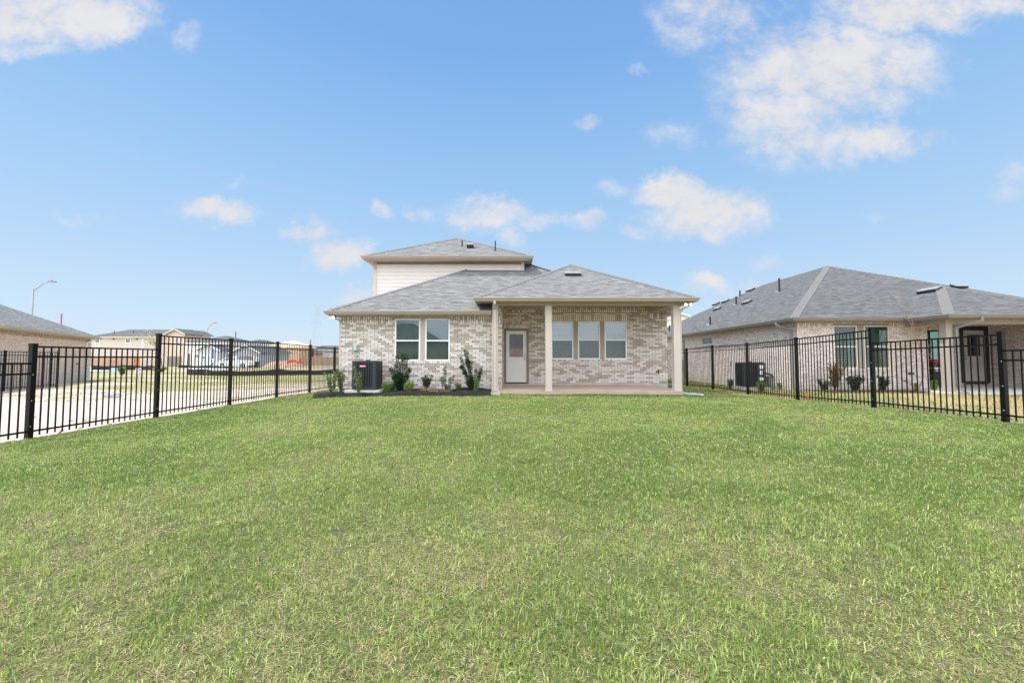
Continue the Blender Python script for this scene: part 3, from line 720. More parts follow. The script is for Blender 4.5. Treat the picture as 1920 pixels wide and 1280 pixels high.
rf = MB(); rf.slab([q[0], q[1], A], .035); rf.slab([q[1], q[2], A], .035); rf.slab([q[2], q[3], A], .035); rf.slab([q[3], q[0], A], .035)
roof2 = rf.build('roof', M['shingle'], H)
n_f, n_r, n_l = pnorm([q[0], q[1], A]), pnorm([q[1], q[2], A]), pnorm([q[3], q[0], A])
cap(roof2, q[0], A, n_f, n_l, .13); cap(roof2, q[1], A, n_f, n_r, .13)
def hit(plane_p, plane_n, px, py):
    o = Vector((0, 0, CAM_Z)); d = at(px, py, 1.0) - o; k = (Vector(plane_p) - o).dot(plane_n) / d.dot(plane_n); return o + d * k
pipe_vent(H, hit(q[0], n_f, 866.5, 461.3), .28, .034); pipe_vent(H, hit(q[0], n_f, 928.6, 470.5), .46, .03)
pipe_vent(H, Vector((A.x + .45, 21.5, A.z - .35)), .47, .03)
box_vent(H, hit(q[0], n_f, 882, 464.5), n_f, (1, 0, 0), .30, .28, .16)
downspout(H, [(UX0 + .16, 17.25, EZ2 - .15), (UX0 + .16, 17.25, EZ2 - .25), (SX0 + .02, 17.40, EZ2 - .42), (SX0 - .06, 17.6, EZ2 - .46), (SX0 - .08, 17.6, 4.0)], M['corner'])
downspout(H, [(-6.20, 13.75, 2.53), (-6.18, 13.76, 2.44), (-6.02, 13.86, 2.385), (-6.06, 14.05, 2.33), (-6.06, 14.05, -.2)], M['corner'])
# ---- covered patio
YP = 13.5
tag(MB().slab([(-.62, YP - .05, -.055), (5.75, YP - .05, -.055), (5.72, YW + .012, -.0), (-.345, YW + .012, -.0), (-.345, YL - .02, -.035), (-.62, YL - .02, -.045)], .35).build('patio', paint('stained_concrete', lin('#BFA897'), .85, .14, 1.6, .25, 60)), kind='structure')
def column(x0, x1, y0, y1, z0, z1):
    c = MB().box(x0, x1, y0, y1, z0, z1).build('porch_column', M['column'], H, bevel=.006)
    b = MB().box(x0 - .013, x1 + .013, y0 - .013, y1 + .013, z0, z0 + .19); b.build('column_base', M['column'], c, bevel=.005)
column(1.135, 1.355, YP, YP + .22, -.20, 2.85); column(5.49, 5.71, YP, YP + .22, -.16, 2.85); column(-.675, -.475, YP, YP + .22, -.16, 2.93)
pieces('porch_beam', M['tan'], H, (-.675, 5.72, YP - .004, YP + .224, 2.85, 2.945), (5.486, 5.714, YP + .224, YW - .001, 2.852, 3.12), (-.671, -.479, YP + .224, YL - .001, 2.852, 3.12), (-.479, 5.486, YP + .226, YP + .24, 2.94, 3.12))
b = MB(); b.box(-.35, 5.48, YP + .24, YW - .001, 3.095, 3.13); b.build('porch_ceiling', M['tan'], H)
b = MB(); b.box(XJ + .001, 5.484, YW - .03, YW - .001, 3.06, 3.094); b.build('ceiling_trim', M['tan'], H)
PX0, PX1, PY0 = -1.17, 6.10, 13.17
pieces('soffit', M['tan'], H, (PX0 + .03, PX1 - .03, PY0 + .03, YP - .005, 2.935, 2.955), (PX0 + .03, -.68, YP, 14.1, 2.935, 2.955), (5.725, PX1 - .03, YP, 16.5, 2.935, 2.955))
pieces('fascia', M['tan'], H, (PX0, PX1, PY0, PY0 + .025, 2.925, 3.045), (PX0, PX0 + .025, PY0 + .026, 14.2, 2.925, 3.045), (PX1 - .025, PX1, PY0 + .026, 16.6, 2.925, 3.045))
gutter(H, [(PX0, 14.15), (PX0, PY0), (PX1, PY0), (PX1, 16.6)], 2.932, M['tan'])
pa = at(1070, 497, 16.9); PA = Vector((pa.x, 16.9, pa.z)); e = 3.053
p = [Vector((PX0 - .03, PY0 - .03, e)), Vector((PX1 + .03, PY0 - .03, e)), PA]
yv = 13.55 + (PA.z - 2.665) / SL
rf = MB(); rf.slab(p, .035); pl = [p[0], PA, Vector((PA.x, yv, PA.z)), Vector((PX0 - .03, 14.22, e))]; rf.slab([pl[0], pl[3], pl[2], pl[1]], .035)
pr = [p[1], Vector((PX1 + .03, 20, e)), Vector((PA.x, 20, PA.z)), PA]; rf.slab(pr, .035)
roof3 = rf.build('roof', M['shingle'], H)
nf3, nl3, nr3 = pnorm(p), pnorm([pl[0], pl[3], pl[2]]), pnorm(pr[:3])
cap(roof3, p[0], PA, nf3, nl3); cap(roof3, p[1], PA, nf3, nr3)
box_vent(H, hit(p[0], nf3, 1073.5, 515.5), nf3, (1, 0, 0), .60, .30, .09)
downspout(H, [(-.575, PY0 - .045, 2.94), (-.575, PY0 - .045, 2.86), (-.575, YP - .04, 2.72), (-.575, YP - .04, -.02)], M['corner'])
downspout(H, [(PX1 - .02, 13.6, 2.94), (PX1 - .05, 13.6, 2.84), (5.77, 13.62, 2.70), (5.755, 13.62, -.10), (5.93, 13.55, -.16)], M['corner'])
# small fixtures on the walls
x = MB().box(-5.52, -5.385, YL - .10, YL + .01, 1.30, 1.54).build('disconnect_box', M['box_grey'], H, bevel=.01)
MB().box(-5.50, -5.42, YL - .112, YL - .101, 1.33, 1.51).build('box_cover', paint('pale_cover', lin('#C6CFCA'), .4, .05), x)
MB().tube([(-5.435, YL - .07, 1.15), (-5.435, YL, 1.15)], [.055, .075], 14).build('pipe_cap', M['box_grey'], H)
MB().box(1.02, 1.11, YW - .05, YW + .005, .40, .52).build('outlet_cover', M['metal'], H, bevel=.008)
x = MB().tube([(5.77, YW, .53), (5.77, YW - .10, .53), (5.77, YW - .13, .45)], .022, 8).build('hose_bib', M['vent_black'], H)
MB().tube([(5.77, YW - .09, .54), (5.77, YW - .09, .60)], [.03, .035], 8).build('tap_handle', paint('dark_red_tap', lin('#6E2226'), .5), x)
def flood(c, aims):
    b = MB().tube([Vector(c) + Vector((0, 0, .07)), Vector(c)], .05, 12).build('floodlight', M['vent_black'], H)
    for a in aims:
        d = Vector(a).normalized(); p0 = Vector(c) + d * .04
        MB().tube([p0, p0 + d * .05, p0 + d * .12], [.02, .045, .062], 14).build('lamp_head', M['white'], b, smooth=True)
        MB().tube([p0 + d * .119, p0 + d * .124], [.058, .05], 14).build('lit_ring', M['lamp'], b)
        MB().tube([p0 + d * .1245, p0 + d * .127], [.036, .03], 14).build('lamp_lens', M['lamp_white'], b)
flood((-6.15, 13.75, 2.46), [(-.75, -.6, -.35), (.15, -.95, -.15)])
flood((5.88, 13.35, 2.87), [(-.5, -.8, -.25), (.55, -.85, -.25)])

# ------------------------------------------------------------------ metal fences
def gz(x, y): return float(lawn_z(x, y))
def fence(label, X, posts, panels, zf, face, bolts=0, rz_pts=None):
    """posts: (y, height); panels: height between consecutive posts; runs along +Y at X (or along rz_pts)"""
    pts = rz_pts or [(X, y) for y, _ in posts]
    root = thing('metal_fence', label, 'fence', (pts[0][0], pts[0][1], zf(*pts[0])), 0, 'black metal picket fences')
    for (x, y), (_, h) in zip(pts, posts):
        z = zf(x, y); p = .0375
        o = MB().box(x - p, x + p, y - p, y + p, z - .15, z + h - .02).build('fence_post', M['black'], root, bevel=.004)
        MB().box(x - p - .004, x + p + .004, y - p - .004, y + p + .004, z + h - .035, z + h - .006).slab([(x - p, y - p, z + h), (x + p, y - p, z + h), (x + p, y + p, z + h), (x - p, y + p, z + h)], .008).build('post_cap', M['black'], o, bevel=.004)
    for i, h in enumerate(panels):
        a = Vector((pts[i][0], pts[i][1], zf(*pts[i]))); b = Vector((pts[i + 1][0], pts[i + 1][1], zf(*pts[i + 1])))
        d = b - a; L = Vector((d.x, d.y, 0)).length; dn = Vector((d.x, d.y, 0)) / L
        a2 = a + d * (.0375 / L); b2 = b - d * (.0375 / L)
        m = MB(); n = max(2, round((L - .075) / .1127)); U = Vector((.0085, 0, 0)); V = Vector((0, .0085, 0))
        for k in range(1, n):
            c = a2 + (b2 - a2) * (k / n); m.obox(c + Vector((0, 0, (h - .012 + .035) / 2)), U, V, Vector((0, 0, (h - .012 - .035) / 2)))
        po = m.build('fence_panel', M['black'], root)
        for hz, t in ((h - .006, .030), (h - .175, .030), (.115, .030)):
            MB().bar(a2 + Vector((0, 0, hz)), b2 + Vector((0, 0, hz)), .027, t).build('rail', M['black'], po)
        if i < bolts:
            bm = MB()
            for hz in (.2, .62, 1.05):
                c = b + Vector((face * .038, -.015, hz)); bm.obox(c, Vector((.002, 0, 0)), Vector((0, .006, 0)), Vector((0, 0, .006)))
            bm.build('bolt', M['white'], po)
    return root
fence('black metal picket fence along the left edge of the lawn beside bare dirt', LX0,
      [(4.27, 1.29), (6.63, 1.57), (8.98, 1.88), (11.30, 1.88), (13.55, 1.88), (15.75, 1.88), (17.93, 1.88), (20.2, 1.88), (22.5, 1.88)],
      [1.24, 1.52, 1.83, 1.83, 1.83, 1.83, 1.83, 1.83], gz, 1, 2)
fence('black metal picket fence along the right edge of the lawn, before the speckled brick house', LX1,
      [(4.45, 1.29), (6.97, 1.57), (9.49, 1.88), (12.01, 1.88), (14.53, 1.88), (17.05, 1.88), (19.57, 1.88), (22.1, 1.88), (24.4, 1.88)],
      [1.24, 1.52, 1.83, 1.83, 1.83, 1.83, 1.83, 1.83], gz, -1, 2)
fy = [9.6, 11.9, 14.2, 16.5, 18.8, 21.0]
fence('short run of black metal fence standing before the brick house at far left', -23.9, [(y, 1.88) for y in fy], [1.83] * 5, lambda x, y: -.45, 1)

# ------------------------------------------------------------------ air conditioners
def rounded_rect(x0, x1, y0, y1, r, n=5):
    out = []
    for cx, cy, a0 in ((x1 - r, y0 + r, -90), (x1 - r, y1 - r, 0), (x0 + r, y1 - r, 90), (x0 + r, y0 + r, 180)):
        for k in range(n + 1):
            a = R(a0 + 90 * k / n); out.append((cx + r * math.cos(a), cy + r * math.sin(a)))
    return out
def air_con(label, x0, x1, y0, y1, z0, z1, badge=None, stickers=False, solid_right=False):
    root = thing('air_conditioner', label, 'air conditioner', ((x0 + x1) / 2, (y0 + y1) / 2, z0), 0, 'outdoor air conditioners')
    r = .09
    def ring(mb, za, zb, e=0.0):
        p = rounded_rect(x0 - e, x1 + e, y0 - e, y1 + e, r); n = len(p)
        mb.poly([(a, b, zb) for a, b in p]); mb.poly([(a, b, za) for a, b in p][::-1])
        for k in range(n):
            j = (k + 1) % n; mb.poly([(p[k][0], p[k][1], za), (p[j][0], p[j][1], za), (p[j][0], p[j][1], zb), (p[k][0], p[k][1], zb)])
    h = z1 - z0
    m = MB(); ring(m, z0 + .06, z1 - .05, -.035); m.build('coil', M['ac_dark'], root)
    m = MB(); ring(m, z0 + .02, z0 + .09); m.build('base_pan', M['ac'], root)
    m = MB(); ring(m, z1 - .06, z1 - .012); ring(m, z1 - .012, z1, -.02); m.build('top_cap', M['ac'], root)
    for (cx, cy) in ((x0 + r, y0 + r), (x1 - r, y0 + r), (x0 + r, y1 - r), (x1 - r, y1 - r)): MB().tube([(cx, cy, z0 + .09), (cx, cy, z1 - .06)], r - .003, 20).build('corner_post', M['ac'], root)
    nx = 8; f = MB()
    for k in range(1, nx):
        x = x0 + r + (x1 - x0 - 2 * r) * k / nx; f.box(x - .011, x + .011, y0 + .004, y0 + .034, z0 + .09, z1 - .06); f.box(x - .011, x + .011, y1 - .034, y1 - .004, z0 + .09, z1 - .06)
    ny = 8
    for k in range(1, ny):
        y = y0 + r + (y1 - y0 - 2 * r) * k / ny
        f.box(x0 + .004, x0 + .034, y - .011, y + .011, z0 + .09, z1 - .06); f.box(x1 - .034, x1 - .004, y - .011, y + .011, z0 + .09, z1 - .06)
    for k in range(1, 24):
        z = z0 + .09 + (h - .15) * k / 24; f.box(x0 + r, x1 - r, y0 + .022, y0 + .028, z - .003, z + .003); f.box(x0 + .022, x0 + .028, y0 + r, y1 - r, z - .003, z + .003); f.box(x1 - .028, x1 - .022, y0 + r, y1 - r, z - .003, z + .003)
    f.build('louvre_guard', M['ac'], root)
    g = MB(); c = Vector(((x0 + x1) / 2, (y0 + y1) / 2, z1 + .012))
    for rr in (.08, .15, .22, .29):
        g.tube([c + Vector((math.cos(2 * math.pi * k / 28) * rr, math.sin(2 * math.pi * k / 28) * rr, 0)) for k in range(29)], .004, 5)
    g.tube([c - Vector((.3, 0, 0)), c + Vector((.3, 0, 0))], .005, 5); g.tube([c - Vector((0, .3, 0)), c + Vector((0, .3, 0))], .005, 5)
    g.tube([c - Vector((0, 0, .02)), c + Vector((0, 0, .03))], .07, 14); g.build('fan_grille', M['vent_black'], root)
    if badge:
        bx, bz, bw, bh = badge
        b = MB().box(bx - bw / 2, bx + bw / 2, y0 - .012, y0 + .003, bz - bh / 2, bz + bh / 2).build('badge', M['red'], root)
        w = MB()
        for k in range(6): w.box(bx - bw * .38 + k * bw * .12, bx - bw * .38 + k * bw * .12 + bw * .08, y0 - .0145, y0 - .012, bz - bh * .22, bz + bh * (.28 if k % 2 else .12))
        w.build('badge_lettering', M['white'], b)
    if stickers:
        pnl = MB().box(x1 - r - .26, x1 - r + .02, y0 - .004, y0 + .03, z0 + .09, z1 - .06).build('service_panel', M['ac'], root)
        for k, (zz, hh, ww) in enumerate(((z1 - .26, .15, .17), (z1 - .50, .17, .11), (z1 - .74, .13, .18))):
            MB().box(x1 - r - .12 - ww / 2, x1 - r - .12 + ww / 2, y0 - .007, y0 - .003, zz, zz + hh).build('sticker', M['white'], pnl)
    return root
air_con('charcoal air conditioner with a red badge beside the left end of the cream brick house', -5.24, -4.42, 13.0, 13.72, .015, .955, badge=(-4.86, .79, .20, .06))
pad = MB().box(-5.42, -4.42 + .13, 12.93, 13.80, -.16, .013).build('equipment_pad', M['concrete'], None, bevel=.015)
tag(pad, 'pale concrete pad under the air conditioner with the red badge', 'concrete pad')
# ------------------------------------------------------------------ NEIGHBOURING HOUSE (right)
G = thing('brick_house', 'single-storey speckled brick house with slate grey hip roof behind the right fence', 'house', (10.79, 15.05, -.25), 0, 'houses of the neighbourhood')
NX, NY, NYB = 10.79, 15.05, 32.5; NZ0 = -.05; NZT = 2.44
w = MB()
wall_holes(w, (0, NY), F, FN, NX, 15.72, NZ0, NZT, [(12.16, 14.30, .655, 2.36)])
w.build('wall', M['nbrick'], G); w = MB()
wall_holes(w, (NX, NYB), (0, -1), (-1, 0), 0, NYB - NY, NZ0, NZT, [(NYB - 22.65, NYB - 21.45, 1.82, 2.26), (NYB - 28.9, NYB - 28.0, 1.82, 2.26)])
w.build('wall', M['nbrick'], G); w = MB()
wall_holes(w, (0, 16.9), F, FN, 15.2, 23.6, NZ0, 2.75, [(17.32, 18.25, .75, 2.30), (19.0, 20.25, .0, 2.42)])
w.build('wall', M['nbrick'], G); w = MB()
wall_holes(w, (15.72, NY), (0, 1), (1, 0), 0, 16.9 - NY, NZ0, 2.75, []); w.build('wall', M['nbrick'], G); w = MB(); wall_holes(w, (20.3, 16.9), (0, -1), (-1, 0), 0, 3.0, NZ0, NZT, [])
w.build('wall', M['nbrick'], G)  # unseen wall added at the porch's right side to keep light out
pieces('foundation', M['concrete'], G, (NX + .012, 15.71, NY + .012, NY + .25, -.5, NZ0), (NX + .012, NX + .25, NY + .25, NYB, -.5, NZ0), (NX, 23, NYB, NYB + .2, -.4, 2.5))
for a_ in (((0, NY), F, FN, NX, 12.1, -.02, .004, 2.21, 2.438), ((0, NY), F, FN, 14.36, 15.7, -.02, .004, 2.21, 2.438), ((NX, NYB), (0, -1), (-1, 0), 0, NYB - NY, -.02, .004, 2.265, 2.438)): s = MB(); ubox(s, *a_); s.build('soldier_course', M['nsoldier'], G)
for a_ in (((0, NY), F, FN, 12.12, 14.34, -.02, .035, .565, .65), ((NX, NYB), (0, -1), (-1, 0), NYB - 22.72, NYB - 21.38, -.02, .03, 1.73, 1.815)): s = MB(); ubox(s, *a_); s.build('sill_course', M['nsoldier'], G)
for a_ in (((0, NY), F, FN, 13.08, 13.33, -.05, -.008, .655, 2.29), ((0, NY), F, FN, 12.16, 14.30, -.05, -.006, 2.292, 2.358)): t = MB(); ubox(t, *a_); t.build('window_trim', M['gutter_grey'], G)
for a, b in ((12.165, 13.078), (13.332, 14.295)): window(G, (0, NY), F, FN, a, b, .66, 2.29, M['cream'], split=.49, bpitch=.06, glass='glass_deep')
for a in (NYB - 22.65, NYB - 28.9): window(G, (NX, NYB), (0, -1), (-1, 0), a, a + (1.2 if a > 8 else .9), 1.82, 2.26, M['cream'], split=0, blind=False, glass='glass_deep')
window(G, (0, 16.9), F, FN, 17.32, 18.25, .75, 2.30, M['cream'], split=.5, blind=False, glass='glass_deep')
t = MB(); ubox(t, (0, 16.9), F, FN, 19.0, 19.178, -.08, -.005, .03, 2.42); ubox(t, (0, 16.9), F, FN, 20.092, 20.25, -.08, -.005, .03, 2.42); ubox(t, (0, 16.9), F, FN, 19.119, 20.131, -.08, -.0055, 2.225, 2.42); ubox(t, (0, 16.9), F, FN, 19.119, 20.131, -.08, .004, -.04, .095); t.build('door_frame', M['vent_black'], G)
panel_door(G, (0, 16.9), F, FN, 19.18, 20.09, .10, 2.22, -.04, paint('pale_grey_door', lin('#B9B3AE'), .5, .04), gl=(19.36, 19.92, 1.15, 2.05), knob_right=False, gmat=M['glass_black'])
NE = 2.42; EX0, EY0, EX1, EY1 = 10.42, 14.68, 23.3, 32.9
pieces('soffit', M['gutter_grey'], G, (EX0 + .03, 15.7, EY0 + .03, NY - .001, NE, NE + .02), (EX0 + .03, NX - .001, NY, EY1, NE, NE + .02))
pieces('fascia', M['gutter_grey'], G, (EX0, 14.6, EY0, EY0 + .025, NE - .01, NE + .13), (EX0, EX0 + .025, EY0 + .026, EY1, NE - .01, NE + .13))
QX0, QY0 = 14.52, 13.2
gutter(G, [(EX0, EY1), (EX0, EY0), (QX0 - .03, EY0)], NE + .015, M['gutter_grey'])
gutter(G, [(QX0, EY0 - .13), (QX0, QY0), (QX0 + 5.7, QY0), (QX0 + 5.7, EY0 - .13)], NE - .02, M['gutter_grey'])
e = NE + .14; S2 = .53; ht = (EX1 - EX0) / 2
c0 = Vector((EX0 - .03, EY0 - .03, e)); P1 = Vector((EX0 + ht, EY0 + ht, e + S2 * ht)); P2 = Vector((EX0 + ht, EY1 - ht, e + S2 * ht))
# the near slope stops at the valley with the porch roof
kz = .5; pk_t = 2.85; QE = NE + .10
PK = Vector((QX0 + pk_t, QY0 + pk_t, QE + kz * pk_t)); yv = EY0 + (PK.z - e) / S2; PV = Vector((PK.x, yv, PK.z))
V0 = Vector((QX0 - .03, EY0 + (QE - e) / S2, QE)); QX1 = QX0 + 2 * pk_t; PRV = Vector((QX1 + .03, EY0 + (QE - e) / S2, QE))
nf = [c0, Vector((EX1 + .03, EY0 - .03, e)), P1]; nlf = [Vector((EX0 - .03, EY1 + .03, e)), c0, P1, P2]; nrt = [nf[1], Vector((EX1 + .03, EY1 + .03, e)), P2, P1]; nbk = [nlf[0], nrt[1], P2]
rf = MB(); rf.slab([c0, Vector((V0.x + .45, EY0 - .03, e)), PV + Vector((.45, 0, 0)), Vector((PRV.x - .6, EY0 - .03, e)), Vector((EX1 + .03, EY0 - .03, e)), P1], .035); rf.slab(nlf, .035); rf.slab(nrt, .035); rf.slab([nbk[1], nbk[0], nbk[2]], .035)
pfront = [Vector((QX0 - .03, QY0 - .03, QE)), Vector((QX1 + .03, QY0 - .03, QE)), PK]
pleft = [pfront[0], PK, PV, V0]
rf.slab(pfront, .035); rf.slab([pleft[0], pleft[3], pleft[2], pleft[1]], .035); rf.slab([pfront[1], PRV, PV, PK], .035)
nroof = rf.build('roof', M['nshingle'], G)
n1, n2, n3, n4 = pnorm(nf), pnorm(nlf[:3]), pnorm(pfront[:3]), pnorm([pleft[0], pleft[3], pleft[2]])
cap(nroof, c0, P1, n1, n2, .15); cap(nroof, P1, P2, n2, pnorm(nrt[:3])); cap(nroof, P2, nlf[0], n2, pnorm([nbk[1], nbk[0], nbk[2]])); cap(nroof, pfront[0], PK, n3, n4, .15); cap(nroof, pfront[1], PK, n3, pnorm([pfront[1], PRV, PV]), .15); cap(nroof, P1, nf[1], n1, pnorm(nrt[:3]))
for px, py, h in ((1461.5, 547, .72), (1387.5, 556, .42), (1380.6, 571, .50), (1331.7, 608.5, .44), (1255, 621, .44)): pipe_vent(G, hit(c0, n2, px, py), h, .05)
for px, py in ((1407.5, 545), (1343, 571), (1360.6, 566), (1401, 568), (1345.4, 580)): box_vent(G, hit(c0, n2, px, py), n2, (0, 1, 0), .60, .34, .10)
box_vent(G, hit(pfront[0], n4, 1743, 546.5), n4, (0, 1, 0), .75, .30, .10)
box_vent(G, hit(c0, n1, 1797, 539), n1, (1, 0, 0), .5, .34, .1)
def col2(x0, x1, y0, y1, z0, z1):
    c = MB().box(x0, x1, y0, y1, z0, z1).build('porch_column', M['gutter_col'], G, bevel=.006); MB().box(x0 - .013, x1 + .013, y0 - .013, y1 + .013, z0, z0 + .19).build('column_base', M['gutter_col'], c, bevel=.005)
M['gutter_col'] = paint('warm_grey_column', lin('#A9A09A'), .6, .05)
col2(14.87, 15.10, 13.62, 13.85, -.17, 2.22); col2(19.65, 19.88, 13.62, 13.85, -.17, 2.22)
pieces('porch_beam', M['gutter_col'], G, (14.866, 19.9, 13.615, 13.855, 2.22, NE - .02), (14.866, 15.104, 13.855, NY - .001, 2.222, NE - .02))
pieces('soffit', M['gutter_grey'], G, (QX0 + .02, QX0 + 5.68, QY0 + .02, 13.6, NE - .045, NE - .021), (QX0 + .02, 14.86, 13.6, EY0, NE - .045, NE - .021), (15.11, 19.64, 13.86, 16.89, 2.70, 2.74), (QX0, QX0 + 5.7, QY0, QY0 + .02, NE - .05, QE - .035), (QX0, QX0 + .02, QY0 + .021, EY0 - .01, NE - .05, QE - .035))
tag(MB().slab([(14.8, 13.56, -.10), (27, 13.56, -.10), (27, 16.91, -.05), (15.74, 16.91, -.05), (15.74, NY - .005, -.08), (14.8, NY - .005, -.08)], .4).build('neighbour_patio', M['concrete'], None), kind='structure')
ds = lambda pts: downspout(G, pts, M['gutter_grey'], .085, .06)
ds([(EX0 - .07, 15.6, NE + .02), (EX0 - .05, 15.55, NE - .07), (NX - .05, 15.3, NE - .28), (NX - .05, 15.3, -.2)])
ds([(EX0 - .07, 25.2, NE + .02), (EX0 - .05, 25.2, NE - .07), (NX - .05, 24.9, NE - .28), (NX - .05, 24.9, -.22), (NX - .25, 24.7, -.26)])
downspout(G, [(15.55, QY0 - .07, NE - .02), (15.55, QY0 - .05, NE - .13), (15.155, 13.57, NE - .34), (15.155, 13.57, .02), (15.30, 13.4, -.12)], paint('silver_downspout', lin('#878685'), .5, .05), .085, .06)
x = MB().box(NX - .17, NX + .01, 25.9, 26.6, .95, 1.75).build('meter_cabinet', M['box_grey'], G, bevel=.012); MB().box(NX - .2, NX - .16, 26.0, 26.5, 1.0, 1.7).build('box_cover', M['box_grey'], x)
x = MB().box(NX - .16, NX + .01, 24.95, 25.45, .42, 1.0).build('meter_box', M['box_grey'], G, bevel=.01); MB().tube([(NX - .15, 25.2, .72), (NX - .27, 25.2, .72)], [.09, .085], 14).build('meter_dial', M['metal'], x); MB().tube([(NX - .08, 25.2, .42), (NX - .08, 25.2, -.3)], .035, 8).build('conduit', M['box_grey'], x)
MB().box(NX - .05, NX + .01, 19.6, 19.74, .72, .92).build('outlet_cover', M['box_grey'], G, bevel=.01)
MB().box(14.92, 15.10, NY - .06, NY + .005, .44, .52).build('outlet_cover', M['vent_black'], G, bevel=.01)
MB().tube([(14.75, NY, .2), (14.75, NY - .1, .2), (14.75, NY - .14, .12)], .025, 8).build('hose_bib', M['vent_black'], G)
for yy in (23.6, 18.2): MB().box(NX - .012, NX + .01, yy, yy + .18, 2.05, 2.2).build('wall_louvre', M['mull'], G)
air_con('dark air conditioner with white stickers behind the right fence beside speckled brick', 9.58, 10.5, 16.5, 17.2, -.14, .88, stickers=True)
tag(MB().box(9.45, 10.62, 16.38, 17.34, -.36, -.142).build('equipment_pad', M['concrete'], None, bevel=.015), 'pale pad under the air conditioner with white stickers', 'concrete pad')
# insulated line loop from that unit to the wall
tag(MB().tube([(10.45, 17.1, .25), (10.56, 16.9, .45), (10.7, 16.6, .40), (10.80, 16.5, .30)], .035, 8).build('refrigerant_line', M['vent_black'], None), 'black insulated line looping from the dark air conditioner with stickers to the brick wall', 'pipe')
# wheeled bin in the porch corner
B_ = thing('wheeled_bin', 'black wheeled bin with a bright red lid in the porch corner of the neighbouring house', 'bin', (17.08, 16.2, -.06))
bx, by, bz = 17.08, 16.2, -.06
prof = [(-.22, -.24), (.22, -.24), (.22, .24), (-.22, .24)]
m = MB(); lo = [Vector((bx + a * .82, by + b * .82, bz + .06)) for a, b in prof]; hi = [Vector((bx + a * 1.12, by + b * 1.1, bz + .98)) for a, b in prof]
m.poly(lo[::-1]); m.poly(hi)
for k in range(4): m.poly([lo[k], lo[(k + 1) % 4], hi[(k + 1) % 4], hi[k]])
m.box(bx - .27, bx + .27, by - .29, by - .25, bz + .90, bz + .98); body = m.build('bin_body', paint('black_bin_plastic', lin('#17181A'), .45, .1), B_, bevel=.015)
pieces('printed_mark', M['white'], body, (bx - .20, bx + .18, by - .268, by - .255, bz + .68, bz + .75), (bx - .18, bx + .10, by - .262, by - .248, bz + .60, bz + .635))
MB().slab([(bx - .28, by - .32, bz + 1.01), (bx + .28, by - .32, bz + 1.01), (bx + .28, by + .28, bz + 1.08), (bx - .28, by + .28, bz + 1.08)], .06).build('bin_lid', paint('bright_red_plastic', lin('#D4172F'), .4, .05), B_, bevel=.015)
for s_ in (-1, 1): MB().tube([(bx + s_ * .20, by + .22, bz + .1), (bx + s_ * .26, by + .22, bz + .1)], .1, 18).build('wheel', M['vent_black'], B_)

# ------------------------------------------------------------------ plain houses of the neighbourhood
M['far_glass'] = NT('distant_window_glass').m
t_ = M['far_glass'].node_tree.nodes['Principled BSDF']; t_.inputs['Base Color'].default_value = lin('#6F8388'); t_.inputs['Roughness'].default_value = .08; t_.inputs['Specular IOR Level'].default_value = .8
SID = lambda n, h: siding_mat(n, lin(h), .2)
M['s_taupe'] = SID('taupe_siding', '#D2C3BA'); M['s_white'] = SID('white_siding', '#EFEEEC'); M['s_grey'] = SID('blue_grey_siding', '#B3B8C0'); M['s_pale'] = SID('pale_grey_siding', '#D8DADF')
M['osb'] = paint('raw_sheathing_board', lin('#E8C6A6'), .85, .12, 1.5); M['garage'] = paint('brown_garage_door', lin('#8E8280'), .6, .05, 2); M['stone'] = brick_mat('brown_stone', [(0, lin('#7E6A5A')), (.5, lin('#A08B78')), (1, lin('#C0AE9C'))], lin('#A59A8E'), w=.42, h=.16)
M['darkdoor'] = paint('brown_front_door', lin('#7B5B48'), .5, .08)
